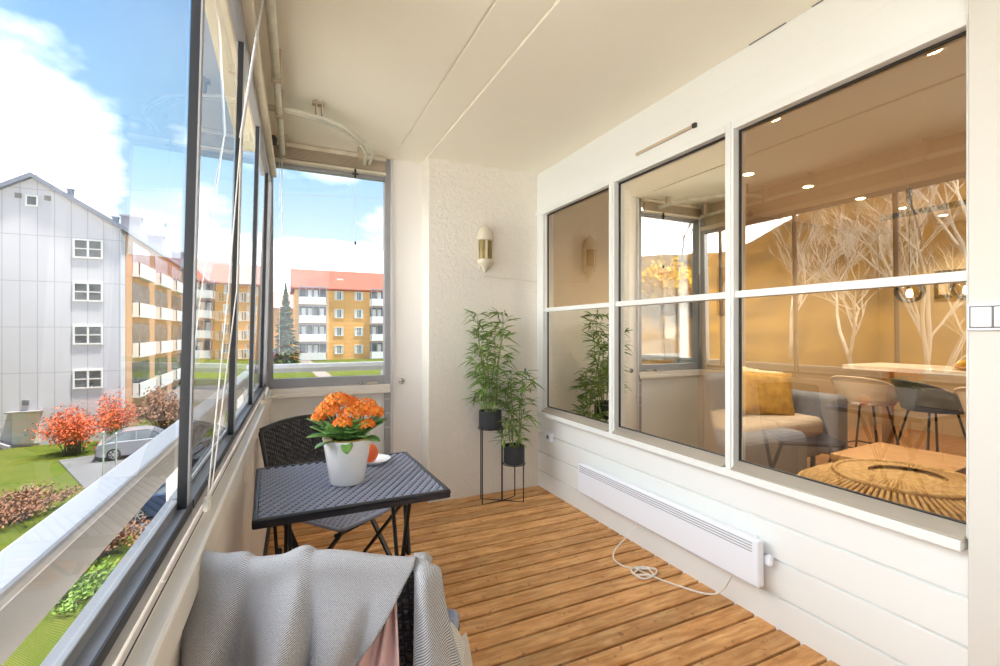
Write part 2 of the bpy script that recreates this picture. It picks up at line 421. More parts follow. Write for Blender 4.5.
b.build('bracket', M['tan_trim'], t, bevel=.001)
MB().box(.46, .50, 3.19, 3.22, 2.34, 2.42).build('bracket', M['tan_trim'], t, bevel=.001)
t = thing('roller_tube', 'long greenish white roller tube slung beneath the ceiling', 'tube')
MB().tube([(sx(-.085, y), y, 2.30) for y in (.4, .9, 1.4, 1.9, 2.25)], .017, 12).build('tube', M['tube'], t, smooth=True)
MB().tube([(sx(-.085, y), y, 2.30) for y in (2.25, 2.6, 3.0, 3.26)], .015, 12).build('end_section', M['tube'], t, smooth=True)
for y in (.95, 1.55, 2.25, 2.62, 3.2): MB().box(sx(-.105, y), sx(-.065, y), y - .012, y + .012, 2.28, 2.42).build('hanger', M['tan_trim'], t, bevel=.002)
b = MB().lathe([(.0, 0), (.018, 0), (.02, .03), (.012, .045), (0, .045)], (sx(-.12, 2.78), 2.78, 2.20), 12).box(sx(-.15, 2.78), sx(-.11, 2.78), 2.77, 2.79, 2.215, 2.23)
tag(b.build('panel_catch', M['gasket']), 'black catch knob at the top of the side glazing', 'catch')
# cords
def spt(px, py, t_):
    r = (px - 500) / 469.; return ((sT + cT * r) * t_, (cT - sT * r) * t_, H + (331.5 - py) / 469. * t_)
t = thing('pull_cord', 'slanting white pull cord with a thick upper wand', 'cord')
A, B, B2 = Vector((-.037, 1.695, 2.404)), Vector((-.109, 1.60, 1.78)), Vector((-.138, 1.12, .832))
MB().tube([A, B], .0045, 8).build('wand', M['rail_white'], t, smooth=True)
MB().tube([B, B.lerp(B2, .5) + Vector((.004, 0, 0)), B2], .0016, 6).build('cord', M['cable'], t)
MB().tube([B, B.lerp(B2, .5) + Vector((.022, 0, 0)), B2 + Vector((.003, .02, 0))], .0014, 6).build('cord', M['cable'], t)
MB().lathe([(0, 0), (.006, .003), (.007, .02), (.004, .03), (0, .03)], B2, 10).build('cleat', M['cable'], t)
# latch handles at the far corner
t = thing('window_latch', 'cream latch lever at the corner of the sill', 'latch', (sx(-.155, 2.72), 2.72, .83))
MB().box(-.018, .012, -.03, .03, 0, .02).build('base', M['cream'], t, bevel=.003)
MB().bar((0, 0, .02), (.085, .01, .035), .012, .008).build('lever', M['cream'], t, bevel=.002)
MB().bar((0, 0, .02), (.012, .04, .075), .012, .01).build('hook', M['cream'], t, bevel=.002)
t = thing('sill_handle', 'pair of small metal fasteners lying on the end window sill', 'fastener', (.50, 3.345, .83))
MB().lathe([(.012, 0), (.016, .004), (.014, .014), (.0, .018)], (0, 0, 0), 12).build('knob', M['chrome'], t, smooth=True)
MB().bar((.04, 0, .008), (.11, -.005, .012), .02, .014).build('lever', M['tan_trim'], t, bevel=.004)
MB().bar((-.09, 0, .004), (-.02, 0, .004), .012, .006).build('strip', M['alu_light'], t)

# ------------------------------------------------------------------ outer balcony handrail
t = thing('balcony_railing', 'white balcony handrail on posts outside the side glazing', 'railing')
def rail_box(b, x0, x1, y0, y1, z0, z1): return skew_prism(b, x0, x1, y0, y1, z0, z1)
RX0, RX1 = -.345, -.285
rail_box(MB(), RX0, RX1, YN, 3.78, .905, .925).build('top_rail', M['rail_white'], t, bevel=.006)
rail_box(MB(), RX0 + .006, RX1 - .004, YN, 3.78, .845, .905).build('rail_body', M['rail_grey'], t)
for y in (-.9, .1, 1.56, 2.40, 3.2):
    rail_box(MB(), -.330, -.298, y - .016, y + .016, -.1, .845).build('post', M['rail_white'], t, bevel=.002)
MB().box(-.22, .95, 3.74, 3.80, .93, .962).build('end_rail', M['rail_white'], t, bevel=.005)
MB().box(-.20, .95, 3.75, 3.79, .90, .93).build('end_rail_body', M['rail_grey'], t)
MB().box(.72, .75, 3.755, 3.785, -.1, .90).build('post', M['rail_white'], t)

# ------------------------------------------------------------------ windows in the right wall
GR = glass('bronze window glass', (.90, .84, .76, 1), (1.0, .93, .80, 1), base=.205, scale=1.0)
panes = [(2.285, 3.065), (1.468, 2.235), (.657, 1.425)]
ZB, ZW, ZM = .632, 2.085, 1.362
frs = []
for i, (y0, y1) in enumerate(panes):
    fr = MB(); X0, X1 = 1.790, 1.85; w = .018
    fr.box(X0, X1, y0 - (w if i < 2 else .004), y0, ZB - .03, ZW + .03); fr.box(X0, X1, y1, y1 + w, ZB - .03, ZW + .03)
    fr.box(X0, X1, y0, y1, ZW, ZW + .032)
    fr.box(X0 + .012, X1, y0, y1, ZM - .015, ZM + .015)
    o = struct(fr.build('window_%d' % (i + 1), M['white'], bevel=.003))
    g_ = MB(); e = .006
    for z0, z1 in ((ZB, ZM - .015), (ZM + .015, ZW)):
        g_.box(XG - .006, XG + .006, y0, y0 + e, z0, z1); g_.box(XG - .006, XG + .006, y1 - e, y1, z0, z1)
    g_.box(XG - .006, XG + .006, y0, y1, ZB, ZB + .005); g_.box(XG - .006, XG + .006, y0, y1, ZW - .008, ZW)
    g_.build('gasket', M['gasket'], o)
    for z0, z1 in ((ZB, ZM), (ZM, ZW)):
        MB().add([(XG, y0, z0), (XG, y1, z0), (XG, y1, z1), (XG, y0, z1)], [(0, 1, 2, 3)]).build('pane', GR, o)
    MB().prism([(1.772, .596), (1.83, .596), (1.832, .634), (1.828, .634), (1.772, .604)], 'y', y0 - .0, y1 + .0).build('sill', M['grey_sill'], o, bevel=.0015)
b = MB(); b.prism([(1.765, .566), (1.83, .566), (1.83, .598), (1.765, .598)], 'y', .66, 3.12)
for a, c in ((2.235 + .012, 2.285 - .012), (1.425 + .01, 1.468 - .01)): b.box(1.782, 1.84, a - .0, c + .0, .59, 2.12)
struct(b.build('trim_9', M['white'], bevel=.003))

# slot vent over the middle window
t = thing('slot_vent', 'slim grey slot vent on the boards above the middle window', 'vent')
box('slot', M['tan_trim'], 1.799, 1.812, 1.66, 2.06, 2.185, 2.20, t, bevel=.002)
box('slider', M['gasket'], 1.796, 1.812, 1.64, 1.66, 2.183, 2.202, t)

# heater
t = thing('wall_heater', 'long white electric panel heater on the boarded wall', 'heater')
b = MB().box(1.735, 1.775, 1.268, 2.535, .165, .355); b.build('body', M['plastic'], t, bevel=.009, segs=3)
for k in range(4): MB().box(1.7335, 1.736, 1.295, 2.51, .303 + k * .0115, .3072 + k * .0115).build('grille_slot', M['slot_light'], t)
for y in (1.40, 2.30): MB().box(1.775, 1.822, y, y + .03, .22, .32).build('wall_bracket', M['plastic'], t)
MB().box(1.775, 1.80, 1.245, 1.27, .255, .295).build('thermostat_box', M['plastic'], t, bevel=.006)
MB().lathe([(0, 0), (.008, 0), (.008, .008), (0, .01)], (1.757, 1.29, .36), 10).build('switch_knob', M['plastic'], t)
# cord of the heater
c = [(1.755, 1.98, .17), (1.72, 2.0, .11), (1.60, 2.02, .03), (1.57, 1.965, .006), (1.575, 1.90, .006), (1.60, 1.86, .006), (1.63, 1.84, .01), (1.67, 1.80, .014)]
cord = [Vector(p) for p in c]
cx_, cy_ = 1.625, 1.80
for k in range(72):
    a = k / 72 * 2 * pi * 4.2; rr = .056 + .016 * sin(k * .55)
    cord.append(Vector((cx_ + rr * cos(a + .9) * 1.0, cy_ + rr * .8 * sin(a + .9), .007 + .0022 * (k % 5))))
cord += [Vector((1.64, 1.76, .006)), Vector((1.665, 1.69, .006)), Vector((1.71, 1.60, .006)), Vector((1.745, 1.53, .008)), Vector((1.775, 1.475, .03)), Vector((1.765, 1.43, .10)), Vector((1.755, 1.40, .17))]
cu = bpy.data.curves.new('heater_cable', 'CURVE'); cu.dimensions = '3D'; cu.bevel_depth = .0038; cu.bevel_resolution = 2
sp_ = cu.splines.new('NURBS'); sp_.points.add(len(cord) - 1)
for i, p in enumerate(cord): sp_.points[i].co = (*p, 1)
sp_.use_endpoint_u = True; sp_.order_u = 4; cu.materials.append(M['cable'])
dg = bpy.context.evaluated_depsgraph_get()
tmp = bpy.data.objects.new('tmp', cu); C.objects.link(tmp); dg.update()
me = bpy.data.meshes.new_from_object(tmp.evaluated_get(dg)); bpy.data.objects.remove(tmp)
co = bpy.data.objects.new('heater_cable', me); C.objects.link(co)
tag(co, 'loosely knotted white power cable on the deck below the heater', 'cable')
# outlet and switch
t = thing('wall_outlet', 'small white socket box low on the boards near the corner', 'outlet')
MB().box(1.79, 1.82, 2.96, 3.04, .385, .45).build('box', M['plastic'], t, bevel=.004)
MB().lathe([(0, -.002), (.015, -.002), (.017, 0)], (1.789, 3.0, .418), 14, 'x').build('socket', M['slot'], t)
MB().tube([(1.805, 3.04, .42), (1.808, 3.12, .44), (1.80, 3.17, .44)], .004, 6).build('lead', M['cable'], t)
t = thing('light_switch', 'white double rocker switch on the wall beside the large window', 'switch')
MB().box(1.768, 1.786, .53, .648, 1.203, 1.278).build('plate', M['plastic'], t, bevel=.004, segs=3)
MB().box(1.7665, 1.769, .5915, .6415, 1.2095, 1.2715).box(1.7665, 1.769, .537, .5912, 1.2095, 1.2715).build('gap', M['slot'], t)
MB().box(1.763, 1.77, .595, .638, 1.213, 1.268).build('rocker', M['plastic'], t, bevel=.002)
MB().box(1.763, 1.77, .54, .590, 1.213, 1.268).build('rocker', M['plastic'], t, bevel=.002)

# wall lantern on stucco
t = thing('wall_lantern', 'cream half-round wall lantern with amber glass on the stucco', 'lantern', (1.362, YB, 1.79))
MB().box(-.045, .045, -.014, 0, -.13, .13).build('back_plate', M['cream'], t, bevel=.006)
def half(prof, n=12, y0=-.012):
    b = MB(); vs = []
    for r, h in prof:
        for k in range(n + 1):
            a = pi + pi * k / n; vs.append((r * cos(a), y0 + r * .85 * sin(a), h))
    fs = [(i * (n + 1) + k, i * (n + 1) + k + 1, (i + 1) * (n + 1) + k + 1, (i + 1) * (n + 1) + k) for i in range(len(prof) - 1) for k in range(n)]
    return b.add(vs, fs)
half([(.003, .20), (.007, .192), (.010, .184), (.024, .178), (.042, .163), (.056, .138), (.063, .110), (.066, .092), (.066, .080), (.05, .078)]).build('hood', M['cream'], t, smooth=True, solid=.003)
half([(.050, .082), (.050, -.062)]).build('glass', M['amber_glass'], t, smooth=True)
half([(.052, -.06), (.066, -.062), (.067, -.078), (.060, -.094), (.042, -.108), (.026, -.116), (.026, -.128), (.016, -.142), (.006, -.152), (.003, -.154)]).build('bowl', M['cream'], t, smooth=True, solid=.003)
for a in (180, 262, 345):
    x, y = .055 * cos(radians(a)), -.012 + .055 * .85 * sin(radians(a))
    MB().bar((x, y, -.065), (x, y, .085), .012, .012, (1, 0, 0)).build('rib', M['cream'], t)
c = MB().tube([(1.36, YB - .004, 1.61), (1.5, YB - .004, 1.60), (1.66, YB - .004, 1.595), (1.8, YB - .004, 1.585)], .0035, 6)
tag(c.build('lamp_wire', M['cream']), 'cream wire running from the lantern across the stucco', 'wire')

# ------------------------------------------------------------------ woven plates
def weave(b, fn, u0, u1, v0, v1, lu, lv, h, shift=1 / 3., gap=.22, inside=None):
    """raised blocks in staggered rows over a surface fn(u, v, height)"""
    nv = int(round((v1 - v0) / lv)); nu = int((u1 - u0) / lu) + 2
    for j in range(nv):
        va = v0 + j * lv; vb = va + lv * (1 - gap)
        o = (j * shift) % 1.0
        for i in range(-1, nu):
            ua = u0 + (i + o) * lu; ub = ua + lu * (1 - gap)
            ua = max(ua, u0); ub = min(ub, u1)
            if ub - ua < lu * .15: continue
            if inside and not inside((ua + ub) / 2, (va + vb) / 2): continue
            iu = min(lu * .2, (ub - ua) * .3); iv = lv * .22
            vs = [fn(ua, va, 0), fn(ub, va, 0), fn(ub, vb, 0), fn(ua, vb, 0),
                  fn(ua + iu, va + iv, h * .8), fn(ub - iu, va + iv, h), fn(ub - iu, vb - iv, h), fn(ua + iu, vb - iv, h * .8)]
            b.add(vs, [(4, 5, 6, 7), (0, 1, 5, 4), (1, 2, 6, 5), (2, 3, 7, 6), (3, 0, 4, 7)])

# ------------------------------------------------------------------ bistro table
TZ = .72
tb = thing('bistro_table', 'square charcoal woven-plastic folding table holding the flower pot', 'table', (.195, 1.605, 0), radians(1.2))
hw, hd = .268, .255
b = MB()
b.box(-hw, hw, -hd, hd, TZ - .012, TZ - .006)
b.build('table_base', M['weave_dark'], tb)
b = MB(); r_ = .014
b.box(-hw, hw, -hd, -hd + r_, TZ - .026, TZ); b.box(-hw, hw, hd - r_, hd, TZ - .026, TZ)
b.box(-hw, -hw + r_, -hd, hd, TZ - .026, TZ); b.box(hw - r_, hw, -hd, hd, TZ - .026, TZ)
b.build('rim', M['weave_dark'], tb, bevel=.005, segs=3)
b = MB(); weave(b, lambda u, v, h: (u, v, TZ - .006 + h), -hw + .013, hw - .013, -hd + .013, hd - .013, .027, .0132, .0058, gap=.27)
b.build('woven_top', M['weave_top'], tb, bevel=.0006)
for sxx in (-1, 1):
    x = sxx * (hw - .085)
    MB().bar((x, -.115, TZ - .02), (x, .15, .0), .02, .011, (1, 0, 0)).build('leg', M['black_metal'], tb, bevel=.003)
    x2 = sxx * (hw - .10)
    MB().bar((x2, .115, TZ - .02), (x2, -.15, .0), .02, .011, (1, 0, 0)).build('leg', M['black_metal'], tb, bevel=.003)
for sy in (-1, 1):
    MB().bar((-hw + .085, .14 * sy, .03), (hw - .085, .14 * sy, .03), .014).build('stretcher', M['black_metal'], tb, bevel=.002)
MB().bar((-hw + .05, .03, TZ - .03), (-hw + .065, .02, .45), .016, .01, (1, 0, 0)).build('folding_brace', M['black_metal'], tb)
MB().bar((hw - .06, .03, TZ - .03), (hw - .07, .0, .50), .016, .01, (1, 0, 0)).build('folding_brace', M['black_metal'], tb)
MB().bar((hw - .07, .01, .60), (hw - .07, -.03, .44), .026, .014, (1, 0, 0)).build('hinge', M['black_metal'], tb, bevel=.005)
MB().bar((-hw + .07, .03, .52), (-hw + .07, .0, .38), .026, .014, (1, 0, 0)).build('hinge', M['black_metal'], tb, bevel=.005)

# ------------------------------------------------------------------ bistro chair
def make_chair(label, group=None):
    """local: backrest at y = 0, seat towards +y"""
    t = thing('bistro_chair', label, 'chair', group=group)
    w = .205; SZ = .45; D = .38
    b = MB()
    pts = []
    seat = [(-w, .02), (w, .02), (w, D - .03), (w - .02, D - .01), (0, D + .012), (-w + .02, D - .01), (-w, D - .03)]
    b.prism(seat, 'z', SZ - .018, SZ - .004)
    s_ = b.build('seat', M['weave_seat'], t, bevel=.004)
    wb = MB(); weave(wb, lambda u, v, h: (v, u, SZ - .004 + h), .035, D - .015, -w + .015, w - .015, .0235, .0148, .005)
    wb.build('seat_weave', M['weave_seat'], s_)
    # backrest: a curved plate leaning back
    zb0, zb1 = .52, .79
    def bf(u, v, h):     # u across, v up 0..1
        top = zb1 + .018 * (1 - (u / w) ** 2) - .012
        z = zb0 + (top - zb0) * v
        y = -.02 - .075 * v - .028 * (1 - (u / w) ** 2)
        return (u, y + h, z)
    nu, nv = 14, 6; vs = []; fs = []
    for side in (0, 1):
        for j in range(nv + 1):
            for i in range(nu + 1): vs.append(bf(-w + 2 * w * i / nu, j / nv, -.006 if side else .002))
    k = (nu + 1) * (nv + 1)
    for j in range(nv):
        for i in range(nu):
            a = j * (nu + 1) + i; fs.append((a, a + 1, a + nu + 2, a + nu + 1)); fs.append((a + k, a + nu + 1 + k, a + nu + 2 + k, a + 1 + k))
    bk = MB().add(vs, fs).build('backrest', M['weave_dark'], t)
    wb = MB(); weave(wb, lambda u, v, h: bf(v, u, .002 + h), .03, .97, -w + .008, w - .008, .085, .0118, .005, gap=.2)
    weave(wb, lambda u, v, h: bf(v, u, -.006 - h), .03, .97, -w + .008, w - .008, .085, .0118, .005, gap=.2)
    wb.build('back_weave', M['weave_dark'], bk)
    fr = MB(); edge = [bf(-w, v / 6, -.002) for v in range(7)] + [bf(-w + 2 * w * i / 14, 1, -.002) for i in range(15)] + [bf(w, 1 - v / 6, -.002) for v in range(7)] + [bf(w - 2 * w * i / 14, 0, -.002) for i in range(15)]
    fr.tube(edge, .0085, 8).build('back_frame', M['black_metal'], t, smooth=True)
    for s in (-1, 1):
        x = s * (w + .004)
        MB().bar(bf(s * w, .15, -.002), (x, .03, .47), .012, .022, (1, 0, 0)).bar((x, .03, .47), (x, .36, .0), .012, .024, (1, 0, 0)).build('leg', M['black_metal'], t, bevel=.003)
        x = s * (w - .018)
        MB().bar((x, .36, SZ - .02), (x, .0, .0), .012, .024, (1, 0, 0)).build('leg', M['black_metal'], t, bevel=.003)
    MB().bar((-w, .345, .035), (w, .345, .035), .016).build('stretcher', M['black_metal'], t, bevel=.003)
    MB().bar((-w + .02, .015, .035), (w - .02, .015, .035), .016).build('stretcher', M['black_metal'], t, bevel=.003)
    MB().bar((-w, .34, SZ - .035), (w, .34, SZ - .035), .014).build('stretcher', M['black_metal'], t, bevel=.003)
    return t
ch = make_chair('black woven folding chair standing bare behind the table by the parapet')
ch.location = (.140, 2.29, 0); ch.rotation_euler.z = radians(218)
ch2 = copy_tree(ch); ch2['label'] = 'black woven folding chair with throws draped over its backrest'
CH2 = Vector((.100, .952, 0)); CR = -TH
ch2.location = CH2; ch2.rotation_euler.z = CR

# ------------------------------------------------------------------ throws on the near chair (local frame of that chair)
def cloth(name, fn, nu, nv, m, parent=None, thick=.006, mask=None, scale=(1, 1), sub=1):
    vs = [fn(i / nu, j / nv) for j in range(nv + 1) for i in range(nu + 1)]
    fs = []; uvs = []
    for j in range(nv):
        for i in range(nu):
            if mask and not mask((i + .5) / nu, (j + .5) / nv): continue
            a = j * (nu + 1) + i; fs.append((a, a + 1, a + nu + 2, a + nu + 1))
    me = bpy.data.meshes.new(name); me.from_pydata([tuple(v) for v in vs], [], fs)
    ul = me.uv_layers.new(name='UVMap')
    for lp in me.loops:
        vi = lp.vertex_index; i = vi % (nu + 1); j = vi // (nu + 1)
        ul.data[lp.index].uv = (i / nu * scale[0], j / nv * scale[1])
    import bmesh
    bm = bmesh.new(); bm.from_mesh(me)
    lo = [v for v in bm.verts if not v.link_faces]; bmesh.ops.delete(bm, geom=lo, context='VERTS')
    bm.to_mesh(me); bm.free()
    for p in me.polygons: p.use_smooth = True
    me.materials.append(m)
    o = bpy.data.objects.new(name, me); C.objects.link(o)
    md = o.modifiers.new('solid', 'SOLIDIFY'); md.thickness = thick; md.offset = 0
    if sub: md = o.modifiers.new('sub', 'SUBSURF'); md.levels = sub; md.render_levels = sub
    if parent: o.parent = parent
    return o

def lerp(a, b, t): return a + (b - a) * t
def sst(a, b, x):
    t = max(0, min(1, (x - a) / (b - a))); return t * t * (3 - 2 * t)
# grey throw: u across the backrest, v from behind over the top and down the side facing the camera
def throw_fn(u, v):
    x = lerp(-.262, .228, u)
    ztop = .806 + .010 * sst(-.06, -.015, x) * (1 - sst(-.012, .006, x)) + .008 * sst(-.19, -.135, x) * (1 - sst(-.13, -.115, x)) + .012 * (1 - (x / .22) ** 2) + .006 * sin(x * 22 + 1)
    ytop = -.098 - .028 * (1 - (x / .23) ** 2)
    rt = .020                                   # rounding over the edge
    L1, L3 = .20, .46
    s = v * (L1 + .07 + L3)
    folds = .014 * sin(x * 34 + .6) + .008 * sin(x * 71 + 2.0)
    if s < L1:                                 # seat side
        z = ztop - .01 - (L1 - s); y = ytop + rt + .012 + (L1 - s) * .16 + .3 * folds
    elif s < L1 + .07:
        a = (s - L1) / .07 * pi; z = ztop - .01 + rt * sin(a); y = ytop + rt * cos(a)
    else:
        d = s - L1 - .07
        z = ztop - .01 - d
        am = sst(0, .12, d)
        diag = .020 * sin((x * 30) + d * 16 + .8) + .012 * sin(x * 58 - d * 9)
        xs = x + .22 * d; xq = x - .05 * d
        saw = .066 * sst(-.235, -.125, xs) * (1 - sst(-.118, -.104, xs)) + .080 * sst(-.11, -.012, xq) * (1 - sst(-.008, .008, xq)) + .045 * sst(.01, .09, xs) * (1 - sst(.095, .13, xs))
        y = ytop - rt - .018 * am - d * .05 - am * (diag * .45 + saw)
        x += am * (-.05 * d * sst(-.1, .2, x) ) + .010 * sin(d * 20 + x * 9) * am
        x -= .10 * d * (1 - sst(-.262, -.10, x)) * -.25
    return (x, y, z)
def sq(f): return lambda u, v: (f(u, v)[0] * .89, f(u, v)[1], f(u, v)[2])
def throw_edge(v):
    s = v * .73
    return 1.0 if s < .20 else 1.0
def throw_mask(u, v):
    s = v * .73; x = lerp(-.262, .228, u)
    if s > .255:
        d = s - .255
        if x > .205 - d * .62 - .10 * d * d and x < .192 + .01 * d: return False
    return True
th = thing('throw_blanket', 'grey woven throw with folds draped over the near chair', 'blanket', CH2, CR)
def main_fn(u, v):
    # the camera-side edge of the main part runs diagonally down from the right corner
    s = v * .73; d = max(0, s - .255)
    xr = .190 - d * .60 if d > 0 else .190 + 0
    x = lerp(-.262, xr, u)
    uu = (x + .262) / .49
    p = throw_fn(uu, v)
    if d > 0:
        e = sst(.80, 1, u)
        return (p[0], p[1] - .018 * e * sst(0, .06, d), p[2])
    return p
cloth('throw_body', sq(main_fn), 70, 60, M['throw'], th, .007, scale=(2.0, 3.0))
def strip_fn(u, v):
    s = v * .80
    x0 = lerp(.178, .214, u)
    d = max(0, s - .06)
    if s < .06:
        a = s / .06 * pi * .5; return (x0, -.090 - .018 * sin(a) + .03 * cos(a) , .800 + .006 * sin(a) - .012 * (u > .7) * (u - .7) * 3)
    w = lerp(.0, .05, sst(0, .4, d))
    x = lerp(.190 + .01 * d, .236 + .046 * sst(0, .16, d), u)
    y = -.122 - .03 * sin(u * pi) - .06 * sst(0, .5, d) * (1 - u) + .02 * u - d * .06 + .008 * sin(u * 9 + d * 8)
    return (x, y, .803 - d - .035 * sst(.6, 1, u) * sst(0, .1, d))
cloth('corner_fall', sq(strip_fn), 14, 50, M['throw'], th, .007, scale=(.3, 3.0))
# left selvedge hanging at the parapet side, darker inside fold
def lf(u, v):
    d = v * .42
    x = lerp(-.285, -.235, u); return (x + .02 * sin(d * 9), -.10 - .03 * sin(u * 5 + d * 6) - d * .03, .838 - d - .02 * (1 - u))
#cloth('side_fall', lf, 8, 30, M['throw'], th, .006, scale=(.25, 1.6))
# fringes
b = MB()
for k in range(9):
    z = .665 - k * .016; x = .150 - k * .0055
    b.tube([(x - .002, -.165 - .002 * k, z), (x + .012, -.172 - .002 * k, z - .006), (x + .028, -.166 - .002 * k, z - .028)], [.0024, .003, .0022], 6)
b.build('fringe', M['throw_light'], th, smooth=True)

def pink_fn(u, v):
    d = v * .46
    x = lerp(.02, .158, u) ; x = lerp(.148, x, sst(-.05, .25, d)) if False else x
    top = .788 - .14 * (1 - u) * 1.2
    ww = sst(0, .16, d)
    xc = .150 - .10 * d; hw_ = .012 + .30 * d
    x = xc + (u - .62) * 2 * min(hw_, .095)
    y = -.125 - .012 * abs(sin(u * 7.5)) - .02 * ww - d * .06 + (.012 if abs(u - .5) < .05 else 0)
    return (x, y - .008 * sin(u * 14 + d * 5), .765 - d)
pk = thing('pink_throw', 'pale pink cotton throw hanging beneath the grey throw', 'blanket', CH2, CR)
cloth('pink_body', sq(pink_fn), 40, 40, M['pink'], pk, .004, scale=(1, 1))
# pale folded throw lying on the seat of the near chair, over its far right corner
def fold_fn(u, v):
    a = v * pi * 1.15
    x = lerp(-.02, .245, u) ; sag = sst(.80, 1, u)
    y = .255 + .068 * cos(a) - .02; z = .462 + .05 * sin(a) + .016 * sin(u * 6) - .10 * sag ** 2
    return (x + .02 * sin(a) * sag, y, max(z, .30))
ft = thing('folded_throw', 'pale folded throw rolled on the seat of the near chair', 'blanket', CH2, CR)
cloth('roll', lambda u, v: (lerp(-.05, .222, u) + .012 * sin(v * 6.28), .135 + (.085 + .008 * sin(u * 9)) * cos(v * 2 * pi), .490 + (.042 + .006 * sin(u * 13)) * sin(v * 2 * pi) - .05 * sst(.86, 1, u)), 24, 24, M['throw_light'], ft, .006, scale=(1, 1))
cloth('hanging_end', lambda u, v: (.222 + .022 * sin(v * 2.2) + .008 * sin(u * 8), lerp(.055, .215, u) + .01 * sin(v * 5), .505 - .26 * v - .04 * abs(u - .5)), 14, 14, M['throw_light'], ft, .006, scale=(.6, 1))
pe = cloth('pink_lining', lambda u, v: (.238 + .020 * sin(v * 2.6), lerp(.04, .18, u), .42 - .34 * v), 10, 12, M['pink'], ft, .004)

# ------------------------------------------------------------------ kalanchoe in white pot
PX, PY = .192, 1.565
kp = thing('flower_pot', 'orange flowering succulent in a white pot on the woven table', 'plant', (PX, PY, TZ))
MB().lathe([(.0, 0), (.050, 0), (.053, .004), (.0735, .138), (.0745, .142), (.0735, .145), (.070, .143), (.066, .125), (0, .12)], n=40).build('pot', M['pot_white'], kp, smooth=True)
MB().lathe([(.0737, .1405), (.0752, .142), (.0752, .1445), (.0737, .146), (.0725, .1445), (.0725, .142)], n=40).build('gold_rim', M['brass'], kp, smooth=True)
MB().lathe([(0, .128), (.066, .126)], n=24).build('soil', M['soil'], kp)
def leaf_mesh(b, base, dirv, L, W, droop, curl=.2, n=6, roll=0):
    d = Vector(dirv).normalized(); base = Vector(base)
    side = d.cross(Vector((0, 0, 1)))
    if side.length < .05: side = Vector((1, 0, 0))
    side.normalize(); side = Matrix.Rotation(roll, 3, d) @ side
    up = side.cross(d).normalized()
    rows = []
    for i in range(n + 1):
        t = i / n; c = base + d * (L * t) + Vector((0, 0, -droop * L * t * t))
        w = W * (sin(pi * min(1, t * .92 + .06)) ** .75) * .5
        rows.append([c - side * w + up * (curl * w), c - side * w * .5 + up * (curl * w * .3), c, c + side * w * .5 + up * (curl * w * .3), c + side * w + up * (curl * w)])
    vs = [v for r in rows for v in r]; fs = [(i * 5 + k, i * 5 + k + 1, i * 5 + k + 6, i * 5 + k + 5) for i in range(n) for k in range(4)]
    b.add(vs, fs)
rnd = random.Random(4)
b = MB()
for k in range(13):
    a = k * 2.399 + .4; el = rnd.uniform(.3, 1.1)
    L = rnd.uniform(.07, .10)
    leaf_mesh(b, (.02 * cos(a), .02 * sin(a), .142), (cos(a), sin(a), el + .22), L, rnd.uniform(.05, .068), .12, .3, roll=rnd.uniform(-.5, .5))
for a, el, L, W in ((-2.2, .28, .118, .055), (-1.55, .35, .09, .058), (-.95, .7, .10, .055), (-1.2, .1, .09, .03), (2.9, .55, .13, .05), (-.2, .42, .125, .052), (-.5, .55, .12, .048), (-2.7, .1, .12, .04), (-1.8, .8, .10, .05), (-1.35, 1.1, .10, .06), (.2, .5, .12, .05)):
    leaf_mesh(b, (.02 * cos(a), .02 * sin(a), .142), (cos(a), sin(a), el + .22), L, W * 1.2, .12, .35)
for a, el, L, W, rb_ in ((-1.62, 2.6, .075, .056, .038), (-1.0, 1.5, .085, .058, .042), (-2.35, 1.6, .085, .056, .042), (-1.95, 3.2, .085, .05, .03), (-1.25, 3.4, .088, .05, .03), (-.55, .9, .10, .056, .045), (-2.8, .9, .10, .056, .045), (-1.7, -.35, .052, .036, .058), (-2.5, .05, .07, .04, .055), (-.8, .15, .07, .042, .055)):
    leaf_mesh(b, (rb_ * cos(a), rb_ * sin(a), .140), (cos(a), sin(a), el), L, W, .15, .25, roll=.25 * sin(a * 7))
b.build('leaves', M['leaf_thick'], kp, smooth=True, solid=.0025)
clusters = [(-.062, -.03, .235, .035), (-.03, -.005, .262, .038), (.004, .02, .250, .032), (.008, -.04, .222, .036), (.050, -.01, .238, .040), (.075, -.03, .222, .030), (.052, -.055, .188, .024), (-.02, -.062, .200, .028), (-.085, -.01, .215, .020), (.03, .03, .225, .03), (.092, .0, .212, .02), (-.05, .03, .24, .03)]
b = MB(); st = MB(); bd = MB()
for cx, cy, cz, cr in clusters:
    st.tube([(cx * .2, cy * .2, .13), (cx * .6, cy * .6, cz * .75), (cx, cy, cz - .01)], .0028, 6)
    nfl = int(15 + 900 * cr)
    for q in range(nfl):
        ph = math.acos(1 - 1.25 * (q + .5) / nfl); al = q * 2.399
        n_ = Vector((sin(ph) * cos(al), sin(ph) * sin(al), cos(ph)))
        p = Vector((cx, cy, cz)) + Vector((n_.x * cr, n_.y * cr, n_.z * cr * .6))
        n_ = (n_ + Vector((rnd.uniform(-.3, .3), rnd.uniform(-.3, .3), .2))).normalized()
        u = n_.orthogonal().normalized(); w_ = n_.cross(u); a0 = rnd.uniform(0, 1.6); R = rnd.uniform(.0065, .0095)
        for k in range(5):
            a = a0 + k * 2 * pi / 5; dd = u * cos(a) + w_ * sin(a); ss = u * -sin(a) + w_ * cos(a)
            b.add([p, p + dd * R * .6 - ss * R * .42 + n_ * .001, p + dd * R * 1.05 + n_ * .0028, p + dd * R * .6 + ss * R * .42 + n_ * .001], [(0, 1, 2, 3)])
        if q % 7 == 0:
            bd.lathe([(0, -.002), (.0022, .0), (.0018, .0035), (0, .005)], p + n_ * .003, 6)
